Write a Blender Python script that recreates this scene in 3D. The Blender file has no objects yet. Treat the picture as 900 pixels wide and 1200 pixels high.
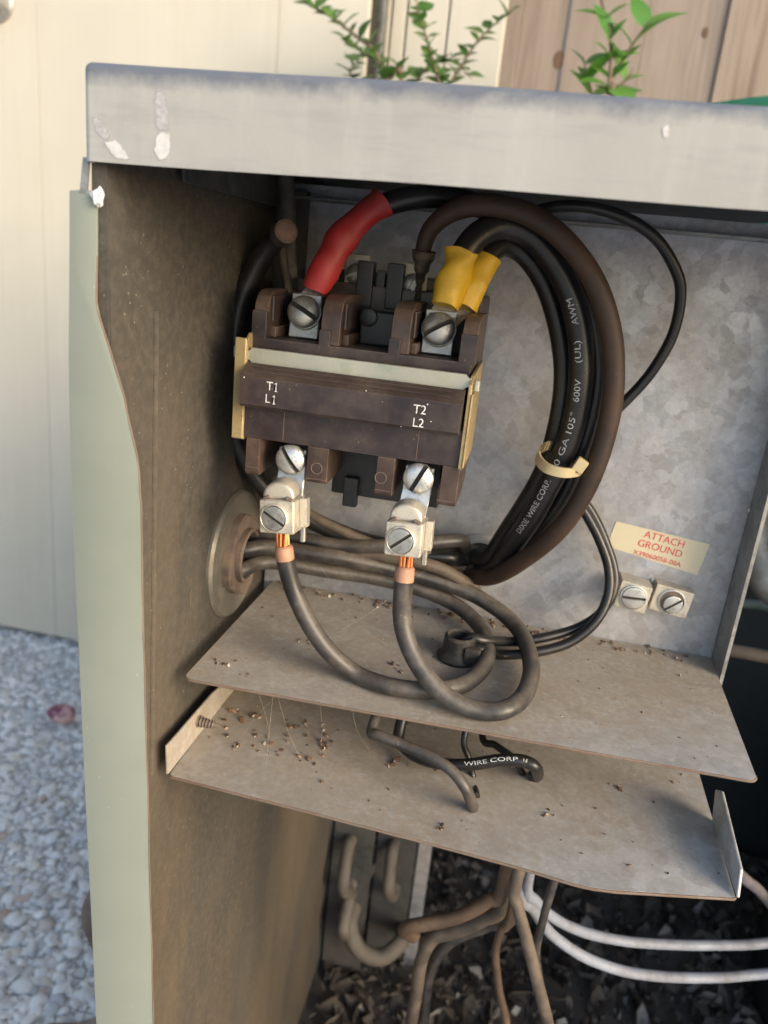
import bpy, bmesh, math, random
from mathutils import Vector, Matrix, Euler, noise
random.seed(7)
sc = bpy.context.scene
COL = sc.collection
PI = math.pi
rad = math.radians

# ------------------------------------------------------------------ camera
H = 0.75                                   # camera height above the gravel, metres
YAW, PITCH, ROLL = rad(9.7), rad(17.4), rad(6.0)
FPX = 900.0                                # focal length in pixels of the 900 x 1200 photograph
cF = Vector((-math.sin(YAW)*math.cos(PITCH), math.cos(YAW)*math.cos(PITCH), -math.sin(PITCH)))
r0 = Vector((math.cos(YAW), math.sin(YAW), 0)); u0 = r0.cross(cF)
cR = r0*math.cos(ROLL) + u0*math.sin(ROLL)
cU = u0*math.cos(ROLL) - r0*math.sin(ROLL)
camd = bpy.data.cameras.new('camera'); cam = bpy.data.objects.new('camera', camd); COL.objects.link(cam)
camd.sensor_width = 36; camd.lens = 36*FPX/1200; camd.clip_start = 0.01; camd.clip_end = 500
cam.matrix_world = Matrix(((cR.x, cU.x, -cF.x, 0), (cR.y, cU.y, -cF.y, 0), (cR.z, cU.z, -cF.z, H), (0, 0, 0, 1)))
camd.dof.use_dof = True; camd.dof.focus_distance = 0.285; camd.dof.aperture_fstop = 13
sc.camera = cam

# ------------------------------------------------------------------ light
SUN_EL, SUN_AZ = rad(20), rad(60)          # azimuth measured from behind the camera towards its right
world = bpy.data.worlds.new('World'); sc.world = world; world.use_nodes = True
wn = world.node_tree.nodes; wl = world.node_tree.links
sky = wn.new('ShaderNodeTexSky'); sky.sky_type = 'NISHITA'; sky.sun_disc = False
sky.sun_elevation = SUN_EL; sky.sun_rotation = PI - SUN_AZ
sky.dust_density = 2.0
wl.new(sky.outputs[0], wn['Background'].inputs[0]); wn['Background'].inputs[1].default_value = 0.15
sund = bpy.data.lights.new('sun', 'SUN'); sun = bpy.data.objects.new('sun', sund); COL.objects.link(sun)
sund.energy = 1.15; sund.angle = rad(32); sund.color = (1.0, 0.87, 0.70)
sdir = Vector((math.sin(SUN_AZ)*math.cos(SUN_EL), -math.cos(SUN_AZ)*math.cos(SUN_EL), math.sin(SUN_EL)))
sun.rotation_euler = sdir.to_track_quat('Z', 'Y').to_euler(); sun.location = (2, -2, 3)
sc.view_settings.view_transform = 'Standard'; sc.view_settings.look = 'None'
sc.view_settings.exposure = 1.25; sc.view_settings.gamma = 1.0
sc.cycles.use_denoising = True
sc.cycles.max_bounces = 8

# ------------------------------------------------------------------ helpers
# all geometry is written in metres with the camera's height as z = 0 (x right, y into the box); link() lifts it by H
def ray(px, py): return cF + cR*((px-450)/FPX) - cU*((py-600)/FPX)
def P(px, py, y=None, z=None, x=None):
    d = ray(px, py)
    if y is not None: return d*(y/d.y)
    if z is not None: return d*(z/d.z)
    return d*(x/d.x)
def proj(p):
    z = p.dot(cF); return (450+FPX*p.dot(cR)/z, 600-FPX*p.dot(cU)/z)
ORIG = {}
def root_of(o):
    while o.parent: o = o.parent
    return o
def tag(o, label=None, cat=None, group=None, kind=None):
    if label: o['label'] = label
    if cat: o['category'] = cat
    if group: o['group'] = group
    if kind: o['kind'] = kind
    return o
def thing(name, base, label, cat, group=None, kind=None):
    o = bpy.data.objects.new(name, None); COL.objects.link(o)
    o.empty_display_size = 0.02
    o.location = Vector(base) + Vector((0, 0, H)); ORIG[o.name] = Vector(base)
    return tag(o, label, cat, group, kind)
def link(name, bm, m, parent=None, angle=35, base=None):
    """one mesh object; top-level meshes get their origin at the lowest middle point"""
    if isinstance(bm, bpy.types.Mesh): me = bm
    else:
        bmesh.ops.recalc_face_normals(bm, faces=bm.faces)
        me = bpy.data.meshes.new(name); bm.to_mesh(me); bm.free()
    if parent is None:
        if base is None:
            xs = [v.co for v in me.vertices]
            lo = Vector((min(c[i] for c in xs) for i in range(3))); hi = Vector((max(c[i] for c in xs) for i in range(3)))
            base = Vector(((lo.x+hi.x)/2, (lo.y+hi.y)/2, lo.z))
        base = Vector(base)
    else: base = ORIG[parent.name]
    me.transform(Matrix.Translation(-base))
    me.shade_smooth(); me.set_sharp_from_angle(angle=rad(angle))
    if m: me.materials.append(m)
    o = bpy.data.objects.new(name, me); COL.objects.link(o)
    ORIG[o.name] = base
    if angle <= 40 and len(me.polygons) < 4000: wn_ = o.modifiers.new('normals', 'WEIGHTED_NORMAL'); wn_.keep_sharp = True
    if parent: o.parent = parent
    else: o.location = base + Vector((0, 0, H))
    return o
def box(bm, lo, hi, bev=0.0, seg=2, rot=None, piv=None):
    r = bmesh.ops.create_cube(bm, size=1)['verts']
    c = (Vector(lo)+Vector(hi))/2; s = Vector(hi)-Vector(lo)
    for v in r: v.co = Vector((v.co.x*s.x, v.co.y*s.y, v.co.z*s.z)) + c
    if bev:
        es = list({e for v in r for e in v.link_edges})
        q = bmesh.ops.bevel(bm, geom=es, offset=bev, segments=seg, profile=0.6, affect='EDGES')
        r = list({v for f in q['faces'] for v in f.verts} | {v for v in r if v.is_valid})
    if rot is not None:
        p = c if piv is None else Vector(piv)
        for v in r: v.co = p + rot @ (v.co-p)
    return bm
def extrude(bm, pts, vec, bev=0.0, seg=2):
    """closed outline (list of Vectors) extruded by a vector"""
    vec = Vector(vec)
    a = [bm.verts.new(p) for p in pts]; b = [bm.verts.new(Vector(p)+vec) for p in pts]
    n = len(a); fs = [bm.faces.new(a), bm.faces.new(b[::-1])]
    for i in range(n): fs.append(bm.faces.new((a[i], b[i], b[(i+1) % n], a[(i+1) % n])))
    bmesh.ops.recalc_face_normals(bm, faces=fs)
    if bev:
        es = list({e for f in fs for e in f.edges if e.calc_face_angle(0) > rad(25)})
        bmesh.ops.bevel(bm, geom=es, offset=bev, segments=seg, profile=0.6, affect='EDGES', clamp_overlap=True)
    return bm
def profx(bm, yz, x0, x1, bev=0.0, seg=2):   # y-z outline extruded along x
    return extrude(bm, [Vector((x0, y, z)) for y, z in yz], (x1-x0, 0, 0), bev, seg)
def frame(n, up=Vector((0, 0, 1))):
    n = Vector(n).normalized(); u = up - n*up.dot(n)
    if u.length < 1e-5: u = Vector((1, 0, 0)) - n*n.x
    u.normalize(); return n, u, n.cross(u)
def lathe(bm, c, n, prof, k=28, up=Vector((0, 0, 1)), cap=True):
    """prof: (radius, height along n)"""
    n, u, w = frame(n, up); c = Vector(c); rings = []
    for r, h in prof:
        if r < 1e-7: rings.append([bm.verts.new(c+n*h)])
        else: rings.append([bm.verts.new(c+n*h+(u*math.cos(2*PI*i/k)+w*math.sin(2*PI*i/k))*r) for i in range(k)])
    for a, b in zip(rings, rings[1:]):
        for i in range(k):
            j = (i+1) % k
            if len(a) == 1 and len(b) == 1: continue
            if len(a) == 1: bm.faces.new((a[0], b[i], b[j]))
            elif len(b) == 1: bm.faces.new((a[i], a[j], b[0]))
            else: bm.faces.new((a[i], a[j], b[j], b[i]))
    return bm
def catmull(pts, sub=7):
    p = [Vector(q) for q in pts]; p = [p[0]*2-p[1]] + p + [p[-1]*2-p[-2]]; out = []
    for i in range(1, len(p)-2):
        for s in range(sub):
            t = s/sub; a, b, c, d = p[i-1], p[i], p[i+1], p[i+2]
            out.append(0.5*((2*b)+(c-a)*t+(2*a-5*b+4*c-d)*t*t+(3*b-a-3*c+d)*t*t*t))
    out.append(p[-2]); return out
def tube(bm, path, r, k=14, cap=True):
    """r: number or list along the path"""
    n = len(path); rr = r if isinstance(r, (list, tuple)) else [r]*n
    T = [(path[min(i+1, n-1)]-path[max(i-1, 0)]).normalized() for i in range(n)]
    u = T[0].orthogonal().normalized(); rings = []
    for i in range(n):
        u = (u-T[i]*u.dot(T[i])).normalized(); w = T[i].cross(u)
        rings.append([bm.verts.new(path[i]+(u*math.cos(2*PI*j/k)+w*math.sin(2*PI*j/k))*rr[i]) for j in range(k)])
    for a, b in zip(rings, rings[1:]):
        for j in range(k): bm.faces.new((a[j], a[(j+1) % k], b[(j+1) % k], b[j]))
    if cap: bm.faces.new(rings[0][::-1]); bm.faces.new(rings[-1])
    return bm
def pts3(L):
    out = []
    for q in L:
        if isinstance(q, Vector): out.append(q)
        elif len(q) == 3: out.append(P(q[0], q[1], y=q[2]))
        else: out.append(P(q[0], q[1], **{q[2]: q[3]}))
    return out
def wig(path, amp, sc_=40, seed=0.0):
    return [p + Vector((noise.noise(p*sc_+Vector((seed, 0, 0))), noise.noise(p*sc_+Vector((0, seed+5, 0))), noise.noise(p*sc_+Vector((0, 0, seed+9)))))*amp for p in path]
def wire(name, L, r, m, label=None, cat=None, parent=None, group=None, k=14, sub=8, amp=0.0009):
    path = wig(catmull(pts3(L), sub), amp, sc_=32, seed=len(L)*1.7)
    rr_ = [r*(1+0.035*noise.noise(p*70+Vector((3, 1, 8)))) for p in path]      # jackets are never quite even
    if m is M['wire_brown'] and r == 0.0041: rr_ = [q_*min(1.0, 0.70+0.30*i/(len(path)*0.22)) for i, q_ in enumerate(rr_)]
    bm = bmesh.new(); tube(bm, path, rr_, k)
    o = link(name, bm, m, parent, 60)
    if label: tag(o, label, cat, group)
    return o, path
def screw_bm(bm, c, n, r, h, slot_dir, slot=True, w=0.15, depth=0.75, dome=0.75):
    """round slotted head: dome over a short skirt with a straight slot cut through it"""
    n = Vector(n).normalized(); s = Vector(slot_dir); s = (s-n*s.dot(n)).normalized(); q = n.cross(s); c = Vector(c)
    NV, NU = 7, 14
    vs = [-math.cos(PI/2*i/NV) for i in range(NV+1)]           # -1 .. 0
    left = [v*(1-w)-w for v in vs]; cols = []
    for v in left: cols.append((v, False))
    cols[-1] = (-w, False)
    cols += [(-w, True), (w, True)] if slot else [(0, False)]
    for v in left[::-1]: cols.append((-v, False))
    rows = []
    for v, low in cols:
        v = max(-0.9995, min(0.9995, v)); U = math.sqrt(1-v*v); row = []
        for i in range(NU+1):
            u = -U*math.cos(PI*i/NU); d2 = min(1.0, u*u+v*v)
            hh = h*(1-dome) + h*dome*math.sqrt(max(0, 1-d2*0.98))
            if low: hh = h*(1-depth)*0.8
            row.append(bm.verts.new(c+s*(u*r)+q*(v*r)+n*hh))
        rows.append(row)
    for a, b in zip(rows, rows[1:]):
        for i in range(NU): 
            try: bm.faces.new((a[i], a[i+1], b[i+1], b[i]))
            except ValueError: pass
    lathe(bm, c, n, [(r*0.99, -h*0.3), (r*1.0, h*(1-dome)*0.9)], 32)
    return bm
def screw(name, m, parent, c, n, r, h, slot_dir, slot=True, w=0.15, depth=0.75, dome=0.75):
    bm = bmesh.new(); screw_bm(bm, c, n, r, h, slot_dir, slot, w, depth, dome); o = link(name, bm, m, parent)
    if parent.parent is None:       # thin grime-dark strip that paints shade into the slot
        n = Vector(n).normalized(); s = Vector(slot_dir); s = (s-n*s.dot(n)).normalized(); q = n.cross(s); c = Vector(c); z0 = h*(1-depth)*0.8
        bm = bmesh.new(); a, b_ = s*r*0.97, q*w*r*0.96
        extrude(bm, [c+n*z0+v for v in (a+b_, a-b_, -a-b_, -a+b_)], n*max(0.0002, h*0.12)); link('slot_shade', bm, M['slot_shade'], o)
    return o
def fnt(s, size, align='CENTER'):
    cu = bpy.data.curves.new('t', 'FONT'); cu.body = s; cu.size = size; cu.align_x = align; cu.align_y = 'CENTER' if align == 'CENTER' else 'TOP_BASELINE'
    cu.resolution_u = 3
    o = bpy.data.objects.new('t', cu); COL.objects.link(o)
    dg = bpy.context.evaluated_depsgraph_get(); me = bpy.data.meshes.new_from_object(o.evaluated_get(dg))
    bpy.data.objects.remove(o); bpy.data.curves.remove(cu); return me
def letters(name, s, size, c, right, up, m, parent, squeeze=1.0, bold=0.0):
    me = fnt(s, size); right = Vector(right).normalized(); up = Vector(up).normalized()
    for v in me.vertices: v.co = Vector(c)+right*(v.co.x*squeeze)+up*v.co.y
    return link(name, me, m, parent)
def letters_on_wire(name, s, path, r, px0, px1, m, parent, size, lift=0.00024, turn=0.0):
    """print wrapped round a wire between the places that show at two pixels"""
    S = [0.0]
    for a, b in zip(path, path[1:]): S.append(S[-1]+(b-a).length)
    def near(px):
        best = min(range(len(path)), key=lambda i: (proj(path[i])[0]-px[0])**2+(proj(path[i])[1]-px[1])**2); return S[best]
    s0, s1 = near(px0), near(px1)
    if abs(s1-s0) < 1e-4: return None
    me = fnt(s, size, 'LEFT')
    xs = [v.co.x for v in me.vertices]; ys = [v.co.y for v in me.vertices]
    x0, x1, ym = min(xs), max(xs), (min(ys)+max(ys))/2
    def at(q):
        q = max(0, min(S[-1]*0.9999, q)); i = 0
        while i < len(S)-2 and S[i+1] < q: i += 1
        f = (q-S[i])/max(1e-9, S[i+1]-S[i]); return path[i].lerp(path[i+1], f), (path[i+1]-path[i]).normalized()
    sg = 1 if s1 > s0 else -1
    for v in me.vertices:
        p, t = at(s0+(v.co.x-x0)/(x1-x0)*(s1-s0)); t = t*sg
        n = (-p); n = (n-t*n.dot(t)).normalized(); u = n.cross(t)
        a = (v.co.y-ym)/r+turn
        v.co = p+(n*math.cos(a)+u*math.sin(a))*(r+lift)
    return link(name, me, m, parent)

# ------------------------------------------------------------------ materials
MATS = {}
class NB:
    def __init__(s, name):
        s.m = bpy.data.materials.new(name); s.m.use_nodes = True; s.t = s.m.node_tree; s.n = s.t.nodes
        s.b = s.n['Principled BSDF']; s.co = s.n.new('ShaderNodeTexCoord').outputs['Object']
    def l(s, a, b): s.t.links.new(a, b)
    def noise(s, scale, detail=4, rough=0.6, vec=None, dist=0.0):
        q = s.n.new('ShaderNodeTexNoise'); q.inputs['Scale'].default_value = scale; q.inputs['Detail'].default_value = detail
        q.inputs['Roughness'].default_value = rough; q.inputs['Distortion'].default_value = dist; s.l(vec or s.co, q.inputs['Vector']); return q.outputs['Fac']
    def vor(s, scale, out='Color', vec=None, feat='F1', rnd=1.0):
        q = s.n.new('ShaderNodeTexVoronoi'); q.inputs['Scale'].default_value = scale; q.feature = feat
        q.inputs['Randomness'].default_value = rnd; s.l(vec or s.co, q.inputs['Vector']); return q.outputs[out]
    def ramp(s, fac, stops):
        q = s.n.new('ShaderNodeValToRGB'); e = q.color_ramp.elements
        while len(e) < len(stops): e.new(0.5)
        for el, (p, c) in zip(e, stops):
            el.position = p; el.color = (c, c, c, 1) if not isinstance(c, (tuple, list)) else (*c, 1)
        s.l(fac, q.inputs[0]); return q.outputs[0]
    def mix(s, fac, a, b, mode='MIX'):
        q = s.n.new('ShaderNodeMix'); q.data_type = 'RGBA'; q.blend_type = mode
        for i, v in ((0, fac), (6, a), (7, b)):
            if isinstance(v, (int, float)): q.inputs[i].default_value = v
            elif isinstance(v, (tuple, list)): q.inputs[i].default_value = (*v, 1)
            else: s.l(v, q.inputs[i])
        return q.outputs[2]
    def math(s, op, a, b=0.0, clamp=False):
        q = s.n.new('ShaderNodeMath'); q.operation = op; q.use_clamp = clamp
        for i, v in ((0, a), (1, b)):
            if isinstance(v, (int, float)): q.inputs[i].default_value = v
            else: s.l(v, q.inputs[i])
        return q.outputs[0]
    def mapping(s, scale, vec=None, rot=(0, 0, 0)):
        q = s.n.new('ShaderNodeMapping'); q.inputs['Scale'].default_value = scale; q.inputs['Rotation'].default_value = rot; s.l(vec or s.co, q.inputs[0]); return q.outputs[0]
    def sep(s, vec=None):
        q = s.n.new('ShaderNodeSeparateXYZ'); s.l(vec or s.co, q.inputs[0]); return q.outputs
    def normal_z(s):
        g = s.n.new('ShaderNodeNewGeometry'); return s.sep(g.outputs['Normal'])[2]
    def island(s):
        g = s.n.new('ShaderNodeNewGeometry'); return g.outputs['Random Per Island']
    def objrand(s):
        return s.n.new('ShaderNodeObjectInfo').outputs['Random']
    def bump(s, h, strength=0.3, dist=0.001):
        q = s.n.new('ShaderNodeBump'); q.inputs['Strength'].default_value = strength; q.inputs['Distance'].default_value = dist
        s.l(h, q.inputs['Height']); s.l(q.outputs[0], s.b.inputs['Normal'])
    def set(s, col=None, rough=None, metal=None, spec=None):
        for k, v in (('Base Color', col), ('Roughness', rough), ('Metallic', metal), ('Specular IOR Level', spec)):
            if v is None: continue
            if isinstance(v, (int, float)): s.b.inputs[k].default_value = v
            elif isinstance(v, (tuple, list)): s.b.inputs[k].default_value = (*v, 1)
            else: s.l(v, s.b.inputs[k])
        return s.m
def dusted(name, base, dust=(0.30, 0.25, 0.19), rough=0.45, metal=0.0, amount=0.35, dscale=90, top=0.4, var=0.25, grime=None, bump=0.12, bs=900, spec=0.5, speck=0.5, edge=None):
    """base colour with patchy settled dust (more on faces that look up), small blemishes and fine relief"""
    b = NB(name)
    n1 = b.noise(dscale, 6, 0.65); n2 = b.noise(dscale*7, 3)
    up = b.math('MULTIPLY', b.math('MAXIMUM', b.normal_z(), 0.0), top)
    f = b.math('ADD', b.ramp(n1, [(0.42, 0.0), (0.72, amount)]), up)
    f = b.math('MULTIPLY', f, b.ramp(n2, [(0.3, 0.55), (0.65, 1.0)]), True)
    c = b.mix(b.ramp(b.noise(dscale*0.5, 3), [(0.3, 0.0), (0.7, 1.0)]), tuple(x*(1-var) for x in base), tuple(min(1, x*(1+var)) for x in base))
    if grime: c = b.mix(b.ramp(b.noise(dscale*1.7, 5, 0.7), [(0.55, 0.0), (0.72, 0.8)]), c, grime)
    c = b.mix(f, c, dust)
    sp = b.math('MULTIPLY', b.ramp(b.vor(420, 'Distance'), [(0.07, 1.0), (0.16, 0.0)]), b.ramp(b.noise(75, 3), [(0.53, 0.0), (0.62, 1.0)]))
    c = b.mix(b.math('MULTIPLY', sp, speck), c, tuple(min(1.0, v_*1.7) for v_ in dust))
    sm = b.ramp(b.noise(1.0, 6, 0.85, b.mapping((260, 260, 260), None, (0.5, 0.3, 0.8))), [(0.60, 0.0), (0.70, 1.0)])
    c = b.mix(b.math('MULTIPLY', sm, amount*0.8, True), c, tuple(v_*0.8 for v_ in dust))
    if edge:      # rubbed pale corners
        bv = b.n.new('ShaderNodeBevel'); bv.samples = 4; bv.inputs['Radius'].default_value = 0.0007
        ge = b.n.new('ShaderNodeNewGeometry'); dt = b.n.new('ShaderNodeVectorMath'); dt.operation = 'DOT_PRODUCT'
        b.l(bv.outputs[0], dt.inputs[0]); b.l(ge.outputs['Normal'], dt.inputs[1])
        em = b.math('MULTIPLY', b.ramp(dt.outputs['Value'], [(0.80, 1.0), (0.985, 0.0)]), b.ramp(b.noise(160, 4), [(0.35, 0.15), (0.65, 0.8)]))
        c = b.mix(em, c, edge)
    b.bump(b.noise(bs, 4), bump, 0.0005)
    r = b.math('ADD', b.math('MULTIPLY', f, 0.4), rough, True)
    b.set(c, r, None, spec)
    if metal: b.l(b.math('MULTIPLY', b.math('SUBTRACT', 1.0, f, True), metal), b.b.inputs['Metallic'])
    return b.m
def galv(name, tint=(0.46, 0.47, 0.50), dust=(0.34, 0.28, 0.21), amount=0.3, scale=150, dscale=14, metal=0.55, rust=0.0, floor=0.0):
    """hot-dip galvanised sheet: spangle facets under patchy dust"""
    b = NB(name)
    w = b.n.new('ShaderNodeVectorMath'); w.operation = 'ADD'
    nz = b.n.new('ShaderNodeTexNoise'); nz.inputs['Scale'].default_value = 230; nz.inputs['Detail'].default_value = 5; nz.inputs['Roughness'].default_value = 0.65; b.l(b.co, nz.inputs['Vector'])
    sc1 = b.n.new('ShaderNodeVectorMath'); sc1.operation = 'SCALE'; sc1.inputs['Scale'].default_value = 0.0045
    b.l(nz.outputs['Color'], sc1.inputs[0]); b.l(b.co, w.inputs[0]); b.l(sc1.outputs[0], w.inputs[1])
    v1 = b.sep(b.vor(scale, 'Color', w.outputs[0])); v2 = b.sep(b.vor(scale*2.6, 'Color', w.outputs[0]))
    v3 = b.sep(b.vor(scale*0.45, 'Color', w.outputs[0]))
    k = b.math('ADD', b.math('MULTIPLY', v1[0], 0.50), b.math('ADD', b.math('MULTIPLY', v2[1], 0.28), b.math('MULTIPLY', v3[2], 0.22)))
    lo = tuple(x*0.80 for x in tint); hi = tuple(min(1, x*1.20) for x in tint)
    c = b.mix(b.ramp(k, [(0.2, 0.0), (0.8, 1.0)]), lo, hi)
    c = b.mix(b.ramp(b.noise(55, 5, 0.7), [(0.4, 0.0), (0.7, 0.35)]), c, tuple(x*0.65 for x in tint))
    pit = b.ramp(b.vor(260, 'Distance'), [(0.05, 1.0), (0.13, 0.0)])
    pit = b.math('MULTIPLY', pit, b.ramp(b.noise(40, 2), [(0.55, 0.0), (0.68, 1.0)]))
    c = b.mix(b.math('MULTIPLY', pit, 0.7), c, (0.06, 0.055, 0.05))
    f = b.ramp(b.noise(dscale, 6, 0.62), [(0.36, floor), (0.66, amount)])
    if floor:      # handled, cleaner area towards the open end of the shelves
        x_, y_, z_ = b.sep()
        mk = b.math('ADD', b.math('MULTIPLY', b.math('ADD', x_, 0.235), 8.0), b.math('MULTIPLY', b.math('ADD', y_, 0.245), -9.0))
        mk = b.math('ADD', mk, b.math('MULTIPLY', b.math('SUBTRACT', b.noise(30, 6, 0.7), 0.5), 1.3))
        f = b.math('MULTIPLY', f, b.ramp(mk, [(0.05, 1.0), (0.7, 0.15)]))
    f = b.math('MULTIPLY', f, b.ramp(b.noise(420, 3), [(0.3, 0.6), (0.6, 1.0)]), True)
    c = b.mix(f, c, b.mix(b.noise(300, 4), tuple(x*0.7 for x in dust), tuple(x*1.2 for x in dust)))
    if floor:
        x_, y_, z_ = b.sep(); st_ = b.ramp(b.noise(1.0, 6, 0.75, b.mapping((28, 55, 1), None, (0, 0, 0.5))), [(0.48, 0.0), (0.66, 0.4)]); c = b.mix(b.math('MULTIPLY', st_, b.math('MAXIMUM', f, 0.25)), c, tuple(v_*0.5 for v_ in dust))
        sx = b.ramp(b.noise(1.0, 6, 0.8, b.mapping((30, 900, 1), None, (0, 0, 0.9))), [(0.66, 0.0), (0.70, 0.5)]); c = b.mix(b.math('MULTIPLY', sx, b.ramp(b.noise(18, 2), [(0.5, 0.0), (0.6, 1.0)])), c, (0.42, 0.39, 0.35))
        gr_ = b.ramp(b.noise(1500, 3, 0.8), [(0.35, 0.0), (0.7, 0.5)]); c = b.mix(b.math('MULTIPLY', gr_, f), c, tuple(v_*1.25 for v_ in dust))
    if rust: c = b.mix(b.math('MULTIPLY', b.ramp(b.noise(70, 7, 0.75), [(0.56, 0.0), (0.7, 1.0)]), rust), c, (0.16, 0.07, 0.035))
    b.bump(b.math('ADD', b.noise(700, 4), b.math('MULTIPLY', v1[1], 0.3)), 0.18, 0.0006)
    b.set(c, b.math('ADD', b.math('ADD', b.math('MULTIPLY', v1[1], 0.14), 0.40), b.math('MULTIPLY', f, 0.35), True))
    b.l(b.math('MULTIPLY', b.math('SUBTRACT', 1.0, f, True), metal), b.b.inputs['Metallic'])
    return b.m
def plain(name, col, rough=0.5, metal=0.0, nz=0.0, scale=60):
    b = NB(name)
    c = b.mix(b.ramp(b.noise(scale, 4), [(0.35, 0.0), (0.65, 1.0)]), tuple(x*(1-nz) for x in col), tuple(min(1, x*(1+nz)) for x in col)) if nz else col
    return b.set(c, rough, metal)
M = {}
M['galv'] = galv('galvanised_sheet', tint=(0.44, 0.455, 0.495), dust=(0.38, 0.31, 0.23), amount=0.50, scale=165, dscale=20, metal=0.65, rust=0.06)
M['flange'] = galv('galvanised_flange', tint=(0.26, 0.27, 0.27), amount=0.25)
M['shelf'] = galv('dusty_galvanised_shelf', tint=(0.52, 0.53, 0.535), dust=(0.325, 0.265, 0.195), amount=0.98, dscale=16, metal=0.30, rust=0.12, floor=0.72)
M['edge'] = dusted('rusty_cut_edge', (0.20, 0.155, 0.12), (0.15, 0.085, 0.055), 0.6, 0.3, 0.9, 160)
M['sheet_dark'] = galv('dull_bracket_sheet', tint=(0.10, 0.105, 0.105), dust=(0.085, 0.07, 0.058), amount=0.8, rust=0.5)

def m_inner():
    b = NB('dusty_brown_inner_paint')
    c = b.mix(b.ramp(b.noise(9, 5), [(0.3, 0.0), (0.7, 1.0)]), (0.046, 0.042, 0.037), (0.072, 0.065, 0.056))
    c = b.mix(b.ramp(b.noise(260, 4, 0.8), [(0.42, 0.0), (0.75, 0.5)]), c, (0.15, 0.13, 0.10))
    c = b.mix(b.ramp(b.noise(190, 5, 0.8, b.mapping((1, 1, 0.6))), [(0.60, 0.0), (0.72, 0.55)]), c, (0.03, 0.025, 0.02))
    st = b.noise(1.0, 5, 0.7, b.mapping((60, 34, 5)))
    c = b.mix(b.ramp(st, [(0.58, 0.0), (0.74, 0.12)]), c, (0.14, 0.115, 0.085))
    sp = b.math('MULTIPLY', b.ramp(b.vor(330, 'Distance'), [(0.06, 1.0), (0.13, 0.0)]), b.ramp(b.noise(60, 2), [(0.5, 0.0), (0.62, 1.0)]))
    c = b.mix(b.math('MULTIPLY', sp, 0.7), c, (0.42, 0.38, 0.30))
    # long pale rust-brown run on the lower rear part
    x, y, z = b.sep()
    run = b.ramp(b.noise(1.0, 5, 0.6, b.mapping((14, 11, 3.2))), [(0.42, 0.0), (0.68, 1.0)])
    run = b.math('MULTIPLY', run, b.ramp(b.math('ADD', b.math('MULTIPLY', z, -1.0), 1.0), [(0.18, 0.0), (0.42, 1.0)]))
    c = b.mix(b.math('MULTIPLY', run, 0.6), c, (0.16, 0.118, 0.075))
    scr = b.math('MULTIPLY', b.ramp(b.noise(1.0, 4, 0.8, b.mapping((400, 420, 30), None, (0.25, 0, 0))), [(0.68, 0.0), (0.71, 0.6)]), b.ramp(b.noise(9, 2), [(0.48, 0.0), (0.6, 1.0)]))
    c = b.mix(scr, c, (0.26, 0.23, 0.18))
    b.bump(b.noise(500, 5, 0.7), 0.35, 0.0006)
    return b.set(c, 0.72, 0.0, 0.3)
M['inner'] = m_inner()

def m_sage():
    b = NB('sage_green_paint')
    c = b.mix(b.ramp(b.noise(14, 5), [(0.3, 0.0), (0.7, 1.0)]), (0.205, 0.222, 0.180), (0.250, 0.266, 0.220))
    sp = b.math('MULTIPLY', b.ramp(b.vor(230, 'Distance'), [(0.04, 1.0), (0.12, 0.0)]), b.ramp(b.noise(30, 2), [(0.56, 0.0), (0.66, 1.0)]))
    c = b.mix(b.math('MULTIPLY', sp, 0.75), c, (0.5, 0.5, 0.44))
    c = b.mix(b.ramp(b.noise(1.0, 5, 0.8, b.mapping((300, 300, 40))), [(0.66, 0.0), (0.78, 0.5)]), c, (0.42, 0.44, 0.38))
    b.bump(b.noise(60, 3), 0.1, 0.001)
    return b.set(c, b.ramp(b.noise(40, 4), [(0.3, 0.36), (0.7, 0.5)]), 0.0, 0.45)
M['sage'] = m_sage()

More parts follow.
